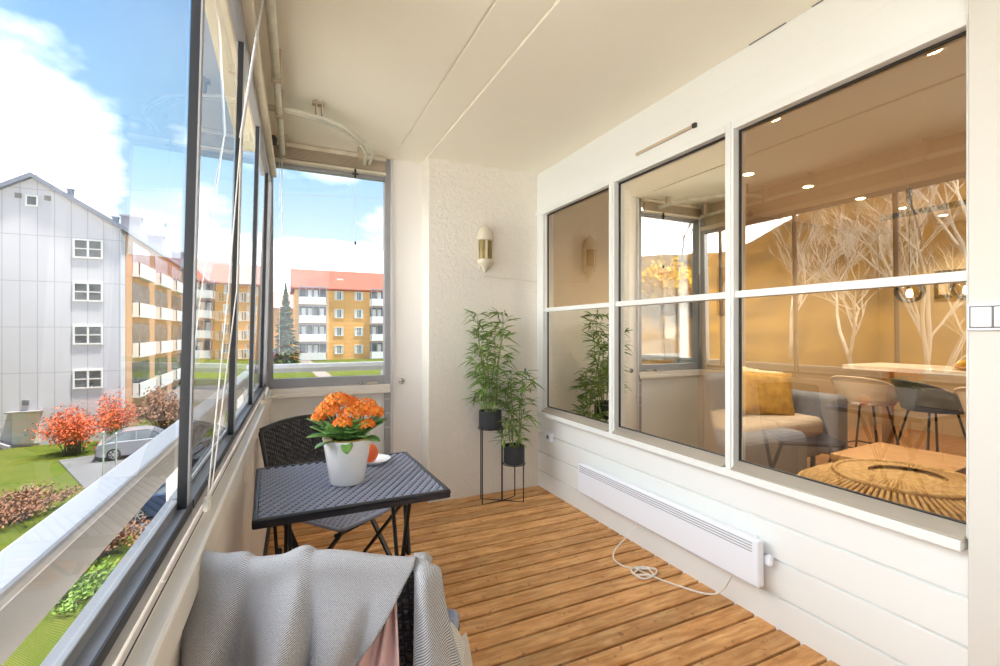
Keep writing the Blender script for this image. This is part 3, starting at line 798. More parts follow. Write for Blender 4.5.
for q in range(26):
    cx, cy, cz, cr = clusters[8] if q % 2 else clusters[10]
    bd.lathe([(0, -.003), (.003, .0), (.0022, .005), (0, .007)], (cx + rnd.uniform(-.02, .02), cy + rnd.uniform(-.02, .02), cz + rnd.uniform(-.012, .016)), 6)
b.build('flowers', M['orange'], kp); st.build('stems', M['stem'], kp, smooth=True); bd.build('flower_buds', M['bud'], kp, smooth=True)  # last mesh holds the small yellow buds
# saucer and orange
o = MB().lathe([(0, .003), (.030, .002), (.034, 0), (.045, .006), (.066, .017), (.068, .019), (.064, .018), (.044, .009), (.0, .006)], n=36).build('saucer', M['pot_white'], None, smooth=True, loc=(.308, 1.74, TZ)); o.scale = (.86, .86, 1)
tag(o, 'small white saucer behind the flower pot on the table', 'saucer')
b = MB().lathe([(.0, .002)] + [(.032 * sin(a * pi / 12) * (1 + .02 * cos(a)), .032 - .030 * cos(a * pi / 12)) for a in range(1, 12)] + [(.0, .060)], n=24)
o = b.build('orange_ball', M['terracotta'], None, smooth=True, loc=(.288, 1.732, TZ + .0045)); 
tag(o, 'round orange ball resting on the white saucer behind the pot', 'ball')
o.scale = (1.0, 1.0, 1.15)

# ------------------------------------------------------------------ plant stand and bamboo
ps = thing('plant_stand', 'black wire stand carrying two potted plants at different heights', 'stand', (0, 0, 0))
PA, PB = (1.335, 3.02), (1.50, 2.975); ra, rb = .080, .074
za0, za1, zb0_, zb1_ = .512, .645, .255, .395
def ring(cx, cy, z, r, n=28): return [(cx + r * cos(2 * pi * k / n), cy + r * sin(2 * pi * k / n), z) for k in range(n + 1)]
MB().tube(ring(*PA, za0 + .01, ra + .004), .004, 6, False).build('ring', M['black_metal'], ps, smooth=True)
MB().tube(ring(*PB, zb0_ + .01, rb + .004), .004, 6, False).build('ring', M['black_metal'], ps, smooth=True)
def legp(c, r, a, zt):
    x, y = c[0] + r * cos(a), c[1] + r * sin(a); return [(x, y, zt), (x, y, .012), (c[0] + r * .9 * cos(a), c[1] + r * .9 * sin(a), .004), (c[0], c[1], .004)]
hub = (1.425, 3.0)
for (c_, r_, a, zt) in ((PA, ra + .004, radians(205), za0 + .02), (PA, ra + .004, radians(120), za0 + .02), (PB, rb + .004, radians(-60), zb0_ + .02), (PB, rb + .004, radians(60), zb0_ + .02)):
    x, y = c_[0] + r_ * cos(a), c_[1] + r_ * sin(a)
    MB().tube([(x, y, zt), (x, y, .006), (hub[0], hub[1], .006)], .0042, 6).build('leg', M['black_metal'], ps)
MB().tube([(hub[0] - .008, hub[1], za0 + .02), (hub[0] - .008, hub[1], .006)], .006, 8).build('leg', M['black_metal'], ps)
def bamboo(name_label, c, z0, z1, rp, height, nst, spread, seed, width):
    t = thing('potted_bamboo', name_label, 'plant', (c[0], c[1], z0))
    hp = z1 - z0
    MB().lathe([(0, 0), (rp - .006, 0), (rp - .002, .004), (rp, .01), (rp, hp - .003), (rp - .002, hp), (rp - .005, hp), (rp - .006, hp - .02), (0, hp - .02)], n=36).build('pot', M['pot_black'], t, smooth=False)
    MB().lathe([(0, hp - .018), (rp - .006, hp - .019)], n=20).build('soil', M['soil'], t)
    r = random.Random(seed); st = MB(); lf = MB(); lf2 = MB()
    for s in range(nst):
        a = 2 * pi * s / nst + r.uniform(-.5, .5); rr = rp * .45
        hgt = height * (1 - .30 * (s % 3) / 2 * r.uniform(.7, 1.1)); lean = spread * r.uniform(.4, 1)
        p0 = Vector((rr * cos(a), rr * sin(a), hp - .02)); pts = []
        for k in range(9):
            u = k / 8; pts.append(p0 + Vector((lean * cos(a) * u ** 1.4 + .006 * sin(k * 1.3 + s), lean * sin(a) * u ** 1.4 * .6, hgt * u)))
        st.tube(pts, [.0042 - .0028 * k / 8 for k in range(9)], 6)
        nn = int(8 * hgt / .6) + 2
        for q in range(nn):
            u = .12 + .88 * q / (nn - 1); i = min(7, int(u * 8)); p = pts[i].lerp(pts[i + 1], u * 8 - i)
            for w in range(2 if u < .92 else 3):
                az = r.uniform(0, 2 * pi); bl = r.uniform(.03, .085) * width * (1.1 - .5 * u)
                tip = p + Vector((cos(az) * bl, sin(az) * bl * .8, bl * r.uniform(.1, .8)))
                st.tube([p, tip], .0011, 4, False)
                for m_ in range(r.randint(3, 4)):
                    aa = az + r.uniform(-1.1, 1.1); L = r.uniform(.07, .13) * (1.0 if u < .9 else .9)
                    leaf_mesh(lf if r.random() < .7 else lf2, tip, (cos(aa), sin(aa) * .8, r.uniform(-.35, .75)), L, r.uniform(.011, .017), r.uniform(.1, .5), .3, n=4, roll=r.uniform(-.8, .8))
    for mb_ in (st, lf, lf2): mb_.v = [(min(x_, 1.765 - c[0]), min(y_, 3.175 - c[1]), z_) for x_, y_, z_ in mb_.v]
    st.build('stems', M['stem'], t); lf.build('foliage', M['bamboo'], t, smooth=True)
    M.setdefault('bamboo_dark', mat('young bamboo leaf', srgb(160, 176, 98), .5, col2=srgb(96, 124, 60), vscale=20))
    lf2.build('young_foliage', M['bamboo_dark'], t, smooth=True)
    return t
bamboo('taller bamboo-like plant in the upper charcoal pot of the stand', PA, za0 + .012, za1, ra, .69, 7, .11, 3, 1.0)
bamboo('shorter bamboo-like plant in the lower charcoal pot of the stand', PB, zb0_ + .012, zb1_, rb, .52, 5, .07, 8, .8)

# ================================================================== living room behind the windows
M['in_wall'] = mat('warm beige inner wall', srgb(200, 180, 142), .7, var=.04, vscale=2)
M['in_ceil'] = mat('inner ceiling', srgb(214, 200, 182), .7)
M['in_floor'] = mat('oak parquet', srgb(176, 128, 82), .4, col2=srgb(148, 102, 62), vscale=4, stretch=(1, 8, 1))
M['sofa'] = mat('grey sofa fabric', srgb(128, 133, 146), .9, var=.14, vscale=20, bump=.2, bscale=300)
M['sofa_light'] = mat('pale sofa fabric', srgb(196, 182, 166), .9, var=.1, vscale=20)
M['mustard'] = mat('mustard cushion', srgb(206, 164, 78), .85, col2=srgb(166, 126, 52), vscale=14)
M['cream_cush'] = mat('cream cushion', srgb(238, 222, 190), .85)
M['oak'] = mat('oak veneer', srgb(214, 170, 118), .4, col2=srgb(186, 140, 90), vscale=5, stretch=(6, 1, 1))
M['marble'] = mat('veined pale side', srgb(206, 196, 186), .3, col2=srgb(150, 136, 122), vscale=7)
M['rope'] = mat('natural rope', srgb(214, 180, 122), .8, col2=srgb(168, 130, 78), vscale=50)
M['counter'] = mat('white worktop', srgb(238, 228, 214), .3)
M['shell'] = mat('cream stool shell', srgb(226, 208, 180), .5)
M['dark_shell'] = mat('dark stool shell', srgb(70, 74, 80), .5)
M['smoke'] = glass('smoked globe', (.75, .66, .52, 1), (1, 1, 1, 1), base=.06)
M['lemon'] = mat('yellow fruit', srgb(228, 184, 64), .5)
IX0, IX1, IY0, IY1 = 1.935, 7.0, -1.5, 3.42
struct(box('floor_living', M['in_floor'], IX0, IX1, IY0, IY1, -.08, 0.0))
struct(box('ceiling_living', M['in_ceil'], IX0 - .02, IX1, IY0, IY1, 2.45, 2.55))
struct(box('wall_living_side', M['in_wall'], 2.05, IX1, IY1, IY1 + .1, 0, 2.45))
struct(box('wall_living_far', M['in_wall'], IX1, IX1 + .1, IY0, IY1, 0, 2.45))
struct(box('wall_living_near', M['in_wall'], IX0, IX1, IY0 - .1, IY0, 0, 2.45))
b = MB(); b.box(1.93, 1.95, IY0, .64, 0, 2.45); b.box(1.935, 1.95, .64, 3.2, 0, .60); b.box(1.935, 1.95, .64, 3.2, 2.12, 2.45); b.box(1.85, 2.06, 3.09, 3.43, 0, 2.45)
struct(b.build('wall_living_window_side', M['in_wall']))

# corner sofa
def cushion(b, x0, x1, y0, y1, z0, z1): return b.box(x0, x1, y0, y1, z0, z1)
s_ = thing('corner_sofa', 'grey corner sofa in the room behind the windows', 'sofa')
box('base', M['sofa'], 2.12, 3.02, 1.95, 3.30, .12, .34, s_, bevel=.04, segs=3)
box('base', M['sofa'], 3.0, 4.28, 2.50, 3.30, .12, .34, s_, bevel=.04, segs=3)
box('backrest', M['sofa'], 2.075, 2.30, 1.98, 3.08, .30, .74, s_, bevel=.07, segs=4)
box('backrest', M['sofa'], 2.28, 4.36, 3.12, 3.36, .30, .80, s_, bevel=.07, segs=4)
box('armrest', M['sofa'], 2.10, 3.0, 1.83, 2.03, .15, .58, s_, bevel=.06, segs=4)
box('armrest', M['sofa'], 4.18, 4.38, 2.35, 3.34, .15, .66, s_, bevel=.05, segs=4)
box('seat_cushion', M['sofa'], 2.28, 3.0, 2.04, 2.57, .32, .47, s_, bevel=.05, segs=4)
box('seat_cushion', M['sofa'], 2.28, 3.0, 2.58, 3.13, .32, .47, s_, bevel=.05, segs=4)
box('seat_cushion', M['sofa_light'], 3.02, 3.60, 2.42, 3.13, .32, .48, s_, bevel=.06, segs=4)
box('seat_cushion', M['sofa_light'], 3.61, 4.17, 2.42, 3.13, .32, .48, s_, bevel=.06, segs=4)
for x in (2.2, 2.95, 4.2):
    MB().tube([(x, 2.02 if x < 3 else 2.55, 0), (x, 2.02 if x < 3 else 2.55, .13)], .02, 8).build('leg', M['black_metal'], s_)
def pillow(name, m, loc, rot, w, h, d, label, cat='cushion'):
    n = 12; vs = []; fs = []
    for side in (1, -1):
        for j in range(n + 1):
            for i in range(n + 1):
                u, v = i / n * 2 - 1, j / n * 2 - 1
                e = (1 - u ** 4) * (1 - v ** 4); k = 1 - .06 * (1 - abs(u * v))
                vs.append((u * w / 2 * (1 - .07 * (1 - v * v) * abs(u)), side * d / 2 * e ** .6, v * h / 2 * (1 - .07 * (1 - u * u) * abs(v))))
    m_ = (n + 1) ** 2
    for s in (0, 1):
        for j in range(n):
            for i in range(n):
                a = s * m_ + j * (n + 1) + i; f = (a, a + 1, a + n + 2, a + n + 1); fs.append(f if s == 0 else f[::-1])
    o = MB().add(vs, fs).build(name, m, None, smooth=True); o.location = loc; o.rotation_euler = rot
    return tag(o, label, cat)
pillow('mustard_cushion', M['mustard'], (3.82, 2.74, .66), (radians(-16), radians(4), radians(-28)), .52, .40, .14, 'mustard yellow patterned cushion on the grey corner sofa')
pillow('cream_cushion', M['cream_cush'], (4.05, 2.93, .66), (radians(-14), radians(8), radians(-20)), .46, .40, .13, 'pale cushion showing behind the mustard cushion')
pillow('cream_cushion', M['cream_cush'], (2.85, 3.02, .62), (radians(-18), radians(40), radians(10)), .34, .34, .12, 'small cream cushion seen through the middle window, nearer the side wall')
pillow('cream_cushion', M['cream_cush'], (3.12, 3.0, .62), (radians(-18), radians(38), radians(0)), .36, .36, .12, 'small cream cushion poking up beside its twin through the middle window')
# coffee table
t = thing('coffee_table', 'low square oak block table in front of the sofa', 'table', (3.62, 1.62, 0), radians(4))
MB().box(-.33, .33, -.28, .28, .36, .40).build('top', M['oak'], t, bevel=.004)
MB().box(-.32, .32, -.27, .27, .02, .36).build('block', M['marble'], t, bevel=.004)
# woven rope pouf
t = thing('rope_pouf', 'round woven rope pouf close behind the largest window', 'pouf', (2.82, 1.26, 0)); t.scale = (1.2, 1.2, 1.3)
prof = [(.0, .36), (.12, .365), (.22, .355), (.32, .325), (.40, .26), (.43, .18), (.42, .08), (.36, .01), (0, .0)]
MB().lathe(prof, n=48).build('body', M['rope'], t, smooth=True)
b = MB()
for k in range(90):
    a = 2 * pi * k / 90; tw = .35
    b.tube([((r + .006) * cos(a + tw * i / 6), (r + .006) * sin(a + tw * i / 6), z + .008) for i, (r, z) in enumerate(prof[1:8])], .0075, 5, False)
b.build('strands', M['rope'], t, smooth=True)
b = MB()
for r, z in ((.235, .365), (.37, .30), (.432, .2)): b.tube(ring(0, 0, z, r + .008, 48), .011, 6, False)
b.build('hoops', M['rope'], t, smooth=True)
# bar table with stools
t = thing('bar_table', 'long white bar table deep inside the room', 'table')
MB().box(4.72, 5.35, 1.05, 2.60, .855, .895).build('top', M['counter'], t, bevel=.004)
for y in (1.2, 2.35): MB().box(5.0, 5.06, y, y + .07, 0, .855).build('leg', M['oak'], t, bevel=.004)
def stool(x, y, rz, m, label):
    t = thing('bar_stool', label, 'stool', (x, y, 0), rz)
    b = MB(); vs = []; n = 12
    for j in range(7):
        for i in range(n + 1):
            a = pi * (-.15 + 1.3 * i / n); zz = .58 + .045 * j; rr = .19 + .012 * j
            zz = min(zz, .60 + .26 * sin(max(.05, min(1, (i / n) * (1 - i / n) * 4))) * 1.0)
            vs.append((rr * cos(a), rr * sin(a) * .95, zz))
    fs = [(j * (n + 1) + i, j * (n + 1) + i + 1, (j + 1) * (n + 1) + i + 1, (j + 1) * (n + 1) + i) for j in range(6) for i in range(n)]
    b.add(vs, fs).build('backrest', m, t, smooth=True, solid=.012)
    MB().lathe([(0, .575), (.17, .58), (.195, .595), (.19, .61), (0, .60)], n=20).build('seat', m, t, smooth=True)
    for sx_ in (-1, 1):
        for sy_ in (-1, 1):
            MB().tube([(sx_ * .10, sy_ * .10, .58), (sx_ * .20, sy_ * .20, 0)], .009, 6).build('leg', M['black_metal'], t)
    MB().tube([(-.165, -.165, .20), (.165, -.165, .20), (.165, .165, .20), (-.165, .165, .20), (-.165, -.165, .20)], .007, 6).build('footrest', M['black_metal'], t)
stool(4.62, 2.35, radians(90), M['shell'], 'cream bar stool at the far end of the bar table')
stool(4.66, 1.91, radians(60), M['dark_shell'], 'dark shell bar stool between two cream ones')
stool(4.56, 1.47, radians(90), M['shell'], 'cream bar stool at the end of the bar table nearest the window edge')
t = thing('fruit_bowl', 'shallow oval tray heaped on the white bar table', 'bowl', (4.92, 1.74, .895))
MB().lathe([(0, .004), (.09, .004), (.15, .028), (.154, .03), (.15, .024), (.09, 0), (0, 0)], n=24).build('bowl', M['oak'], t, smooth=True)
for k in range(7):
    a = k * 2.4; rr = .03 + .055 * (k % 2) + .008 * k * .5
    o = MB().lathe([(0, -.036)] + [(.027 * sin(pi * q / 8), -.036 * cos(pi * q / 8)) for q in range(1, 8)] + [(0, .036)], n=12, ax='x').build('lemon', M['lemon'], None, smooth=True)
    o.location = (4.92 + rr * cos(a), 1.74 + rr * sin(a), .895 + .034 + .018 * (k % 2)); o.rotation_euler.z = a
    tag(o, 'yellow lemon in the tray on the bar table', 'lemon', 'lemons in the tray')
# pendant fixture
t = thing('pendant_lamp', 'black ceiling bar with smoked glass globes over the bar table', 'lamp')
MB().box(4.98, 5.03, 1.15, 2.42, 2.22, 2.26).build('bar', M['black_metal'], t)
for y in (1.3, 2.2): MB().box(4.985, 5.025, y, y + .03, 2.26, 2.45).build('rod', M['black_metal'], t)
M['bulb'] = emis('warm bulb', (1, .72, .38, 1), 6)
for y in (1.40, 1.83, 2.21):
    MB().tube([(5.0, y, 2.22), (5.0, y, 1.64)], .005, 6).build('cable', M['black_metal'], t)
    g_ = MB().lathe([(.02, .09)] + [(.11 * sin(pi * q / 12), .10 * cos(pi * q / 12)) for q in range(2, 12)] + [(.0, -.10)], (5.0, y, 1.55), 20).build('globe', M['smoke'], t, smooth=True)
    MB().lathe([(0, .02), (.02, .02), (.022, .08), (0, .09)], (5.0, y, 1.55), 10).build('socket', M['black_metal'], g_)
    MB().lathe([(0, -.055), (.02, -.045), (.026, -.02), (.018, .01), (.014, .02)], (5.0, y, 1.55), 12).build('bulb', M['bulb'], g_, smooth=True)
# two round framed pictures on the side wall
for i, (x, z) in enumerate(((3.72, 1.82), (4.22, 1.62))):
    t = thing('wall_art', ('dark framed picture with a pale oval, on the inner side wall nearer the corner', 'dark framed picture with a pale oval, hanging lower beside the window post')[i], 'picture', (x, IY1, z))
    MB().box(-.17, .17, -.02, 0, -.24, .24).build('frame', mat('brown picture', srgb(122, 98, 74), .6), t, bevel=.004)
    MB().lathe([(0, -.024), (.12, -.024), (.12, -.018)], n=28, ax='y').build('oval', mat('pale oval', srgb(198, 176, 148), .7), t)
# picture frame on far wall and floor lamp pole
t = thing('picture_frame', 'black framed picture on the far inner wall past the pendant globes', 'picture', (IX1, 2.62, 1.75))
MB().box(-.03, 0, -.22, .22, -.16, .16).build('frame', M['black_metal'], t); MB().box(-.034, -.02, -.18, .18, -.12, .12).build('print', M['in_wall'], t)

# downlights
DL = [(2.622, 1.076), (2.621, 1.819), (2.62, 2.525), (3.363, 2.54), (4.117, 2.54), (4.934, 2.56), (5.706, 2.57), (6.447, 2.55)]
M['dl'] = emis('downlight lens', (1, .80, .50, 1), 14)
dlw = ['nearest the top corner of the largest window', 'by the left edge of the largest window', 'seen in the middle window', 'first of the row receding into the room',
       'second of the row receding into the room', 'third of the row receding into the room', 'fourth of the row receding into the room', 'last of the row, above the pendant bar']
for (x, y), w in zip(DL, dlw):
    t = thing('downlight', 'small warm recessed ceiling downlight ' + w, 'light', (x, y, 2.45), group='recessed downlights in the living room')
    MB().lathe([(.036, -.002), (.05, -.004), (.052, 0)], n=20).build('ring', M['counter'], t)
    MB().lathe([(0, -.003), (.036, -.0025)], n=20).build('lens', M['dl'], t)
    ld = bpy.data.lights.new('downlight_lamp', 'SPOT'); ld.energy = 24; ld.color = (1, .88, .69); ld.spot_size = radians(130); ld.spot_blend = .8; ld.shadow_soft_size = .04
    lo = bpy.data.objects.new('downlight_lamp', ld); C.objects.link(lo); lo.location = (0, 0, -.02); lo.parent = t

# ================================================================== outside
M['lawn'] = mat('lawn', srgb(64, 78, 22), .95, col2=srgb(80, 84, 30), vscale=.9, spec=.1)
M['turf'] = mat('green verge', srgb(72, 94, 40), .95, var=.2, vscale=.2, spec=.1)
M['asphalt'] = mat('asphalt', srgb(96, 96, 98), .9, var=.15, vscale=.6, spec=.2)
M['path'] = mat('gravel path', srgb(118, 108, 100), .95, var=.1)
M['ochre'] = mat('dry hillside', srgb(130, 96, 38), .95, col2=srgb(88, 66, 30), vscale=.5, spec=.1)
M['panel_grey'] = None
def ground(x, y):
    r = sqrt(x * x + y * y); a = math.degrees(math.atan2(-x, y))
    base = -5.75 if y < 40 else (-5.75 + 1.95 * min(1, (y - 40) / 18.) if y < 58 else -3.8 + .7 * min(1, (y - 58) / 18.))
    hf = sst(26, 34, a) * (1 - sst(150, 175, a))
    crest = lerp(lerp(lerp(3, 8.5, sst(26, 36, a)), 15, sst(46, 66, a)), -5.75, sst(72, 86, a))  # unseen side of the hill cut away to let light in
    return base + hf * (crest - base) * sst(9, 46, r)
def polar(name, m, a0, a1, na, rs, dz=0, bumpy=0):
    vs = []; rr = random.Random(5)
    for r in rs:
        for i in range(na + 1):
            a = radians(a0 + (a1 - a0) * i / na); x, y = -r * sin(a), r * cos(a)
            vs.append((x, y, ground(x, y) + dz + rr.uniform(-1, 1) * bumpy))
    n = na + 1
    fs = [(j * n + i, j * n + i + 1, (j + 1) * n + i + 1, (j + 1) * n + i) for j in range(len(rs) - 1) for i in range(na)]
    return MB().add(vs, fs).build(name, m, None, smooth=True)
rs = [.5, 3, 6, 9, 12, 15, 18, 21, 24, 27, 30, 33, 36, 40, 43, 46, 49, 52, 55, 58, 62, 67, 72, 80, 95, 130, 220, 400]
struct(polar('ground', M['lawn'], -70, 27.5, 50, rs))
struct(polar('hillside', M['ochre'], 27.3, 76, 40, rs[:22], bumpy=.10))
M['bounce'] = mat('pale concrete paving', srgb(236, 233, 226), .8, var=.06, vscale=.8)
struct(polar('bounce_ground', M['bounce'], 76, 260, 50, rs[:22]))  # unseen pale ground added to bounce light onto the balcony ceiling
def strip(name, m, pts, w, dz=.04):
    vs = []; P_ = []
    for i in range(len(pts) - 1):
        for k in range(12): P_.append((lerp(pts[i][0], pts[i + 1][0], k / 12), lerp(pts[i][1], pts[i + 1][1], k / 12)))
    P_.append(pts[-1])
    for i, (x, y) in enumerate(P_):
        a = P_[min(i + 1, len(P_) - 1)]; c_ = P_[max(i - 1, 0)]; d = Vector((a[0] - c_[0], a[1] - c_[1])).normalized(); nx, ny = -d.y, d.x
        for q in range(5):
            e = (q / 4 - .5) * w; X_, Y_ = x + nx * e, y + ny * e; vs.append((X_, Y_, ground(X_, Y_) + dz))
    fs = [(i * 5 + q, i * 5 + q + 1, i * 5 + q + 6, i * 5 + q + 5) for i in range(len(P_) - 1) for q in range(4)]
    return struct(MB().add(vs, fs).build(name, m, None, smooth=True))
strip('road', M['asphalt'], [(-40, 51), (0, 51), (40, 51)], 7)
strip('parking_ground', M['asphalt'], [(-7.2, 34.5), (-3.2, 26), (0, 20), (5, 14)], 8, .05)
strip('path', M['path'], [(3.2, 75), (3.6, 66), (4.6, 55.2)], 1.6)
strip('pavement', M['path'], [(-40, 45.5), (0, 45.5), (40, 45.5)], 1.6)

# grey gable building
def pm(name, col, line, pitch_x, pitch_z, x0=0, z0=0, w=.05, rough=.6):
    """panelled facade: joint lines as real pattern of the cladding"""
    m, nt, b = newmat(name); L = nt.links.new
    tc = N(nt, 'ShaderNodeTexCoord'); sp = N(nt, 'ShaderNodeSeparateXYZ'); L(tc.outputs['Object'], sp.inputs[0])
    outs = []
    for ax, pt, o_ in (('X', pitch_x, x0), ('Z', pitch_z, z0)):
        a = N(nt, 'ShaderNodeMath', operation='SUBTRACT'); a.inputs[1].default_value = o_; L(sp.outputs[ax], a.inputs[0])
        d = N(nt, 'ShaderNodeMath', operation='DIVIDE'); d.inputs[1].default_value = pt; L(a.outputs[0], d.inputs[0])
        f_ = N(nt, 'ShaderNodeMath', operation='FRACT'); L(d.outputs[0], f_.inputs[0])
        c_ = N(nt, 'ShaderNodeMath', operation='LESS_THAN'); c_.inputs[1].default_value = w / pt; L(f_.outputs[0], c_.inputs[0]); outs.append(c_)
    mx = N(nt, 'ShaderNodeMath', operation='MAXIMUM'); L(outs[0].outputs[0], mx.inputs[0]); L(outs[1].outputs[0], mx.inputs[1])
    nz = N(nt, 'ShaderNodeTexNoise', Scale=.5, Detail=4.0); L(tc.outputs['Object'], nz.inputs['Vector'])
    rp = N(nt, 'ShaderNodeValToRGB'); rp.color_ramp.elements[0].position = .3; rp.color_ramp.elements[1].position = .7
    rp.color_ramp.elements[0].color = tuple(c * .93 for c in col[:3]) + (1,); rp.color_ramp.elements[1].color = col; L(nz.outputs['Fac'], rp.inputs['Fac'])
    mc = N(nt, 'ShaderNodeMixRGB'); L(mx.outputs[0], mc.inputs[0]); L(rp.outputs[0], mc.inputs[1]); mc.inputs[2].default_value = line
    L(mc.outputs[0], b.inputs['Base Color']); b.inputs['Roughness'].default_value = rough; return m
M['gable'] = pm('pale grey facade panels', srgb(192, 192, 198), srgb(158, 158, 166), .80, 2.8, -15.9, 1.45, .045)
M['brick_o'] = pm('orange brick facade', srgb(222, 166, 96), srgb(204, 150, 84), 9., .7, 0, 0, .08)
M['brick_d'] = pm('ochre brick facade', srgb(206, 146, 74), srgb(188, 130, 62), 9., .7, 0, 0, .08)
M['roof_red'] = mat('red tile roof', srgb(130, 64, 44), .8, col2=srgb(118, 56, 40), vscale=.6)
M['roof_pink'] = mat('pale weathered roof', srgb(150, 132, 128), .8, var=.08)
M['roof_brown'] = mat('brown roof', srgb(150, 116, 104), .8, var=.1)
M['slate'] = mat('slate grey roof', srgb(112, 120, 136), .7, var=.08)
M['pane_dark'] = mat('dark window glass', srgb(58, 64, 70), .25, col2=srgb(104, 112, 118), vscale=.9, spec=.4)
M['ext_white'] = mat('white exterior paint', srgb(214, 214, 212), .6)
M['curtain'] = mat('pale curtain', srgb(206, 208, 206), .8)
M['chimney'] = mat('grey chimney', srgb(146, 142, 150), .8, var=.1)

def ext_window(parent, x, y, z, w, h, mull=True, cur=0):
    f_ = MB(); e = .09
    f_.box(x - w / 2 - e, x + w / 2 + e, y - .08, y + .02, z - h / 2 - e, z - h / 2); f_.box(x - w / 2 - e, x + w / 2 + e, y - .08, y + .02, z + h / 2, z + h / 2 + e)
    f_.box(x - w / 2 - e, x - w / 2, y - .08, y + .02, z - h / 2, z + h / 2); f_.box(x + w / 2, x + w / 2 + e, y - .08, y + .02, z - h / 2, z + h / 2)
    if mull: f_.box(x - .05, x + .05, y - .07, y + .02, z - h / 2, z + h / 2)
    if mull == 2: f_.box(x - w / 2, x + w / 2, y - .06, y + .02, z - .03, z + .03)
    o = f_.build('window', M['ext_white'], parent)
    MB().box(x - w / 2, x + w / 2, y - .03, y + .03, z - h / 2, z + h / 2).build('pane', M['pane_dark'], o)
    if cur: MB().box(x - w / 2, x - w / 2 + w * .3, y - .035, y, z - h / 2, z + h / 2).box(x + w / 2 - w * .25, x + w / 2, y - .035, y, z - h / 2, z + h / 2).build('curtain', M['curtain'], o)
    return o
g = thing('apartment_building', 'pale grey panelled gable-end apartment block across the lawn', 'building')
GY = 37.9; gx0, gx1, ga, gz = -18.0, -9.38, -13.70, 10.55
ez = 7.85
MB().prism([(gx0, -7), (gx1, -7), (gx1, ez), (ga, gz), (gx0, ez)], 'y', GY, GY + 22).build('gable_wall', M['gable'], g)
b = MB()
for sgn, xe in ((1, gx1 + .35), (-1, gx0 - .35)):
    ze = gz - (abs(xe - ga)) * (gz - ez) / (gx1 - ga) if sgn > 0 else gz - abs(xe - ga) * (gz - ez) / (ga - gx0)
    b.prism([(ga, gz), (xe, ze), (xe, ze + .28), (ga, gz + .28)], 'y', GY - .3, GY + 22.3)
b.build('roof', M['slate'], g)
for z in (6.42, 3.70, .98, -1.80): ext_window(g, -11.05, GY, z, 1.30, 1.02, 2, 0)
ext_window(g, -13.72, GY, 9.15, .42, .5, 0)
for x in (-14.35, -13.0): MB().box(x - .15, x + .15, GY - .04, GY, 9.25, 9.55).build('vent', M['slot'], g)
MB().box(-14.6, -13.35, GY - .06, GY, -5.6, -3.7).build('door', M['ext_white'], g)
MB().box(-14.8, -13.2, GY - .5, GY, -3.68, -3.6).build('canopy', M['slot'], g)
MB().box(-14.12, -13.85, GY - .2, GY, -3.25, -2.95).build('lamp', M['pane_dark'], g)
MB().tube([(-15.6, GY - .05, -4.6), (-15.1, GY - .05, -4.6)], .04, 6).build('vent', M['slot'], g)
MB().prism([(-16.2, -4.75), (-14.6, -5.6), (-14.6, -5.85), (-16.2, -5.0)], 'y', GY - .5, GY - .2).build('ramp_rail', M['chimney'], g)
for x, z in ((-12.2, 9.9), (-9.9, 8.35)): MB().box(x - .14, x + .14, GY + .8, GY + 1.1, z - .6, z + .35).box(x - .2, x + .2, GY + .75, GY + 1.15, z + .35, z + .42).build('chimney', M['slate'], g)
MB().tube([(-13.5, GY, 10.5), (-13.5, GY, 11.1)], .03, 6).build('antenna', M['slot'], g)
M['ghost_wall'] = mat('tan mirrored facade', srgb(186, 146, 112), .8, var=.08)
MB().box(gx1, gx1 + .06, GY + .9, GY + 21.9, -6.5, ez - .1).build('ghost_wall', M['ghost_wall'], g)  # tan colour stands in for a facade mirrored in the glazing
for z in (6.3, 3.5, .7, -2.1):  # balconies added to imitate that same reflection
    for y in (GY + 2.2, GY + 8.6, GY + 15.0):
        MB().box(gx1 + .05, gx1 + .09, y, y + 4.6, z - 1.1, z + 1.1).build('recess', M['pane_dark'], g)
        MB().box(gx1 + .05, gx1 + .5, y, y + 4.6, z - 1.3, z - 1.2).box(gx1 + .44, gx1 + .5, y, y + 4.6, z - 1.2, z - .3).box(gx1 + .05, gx1 + .5, y, y + .06, z - 1.2, z - .3).build('balcony', M['ext_white'], g)

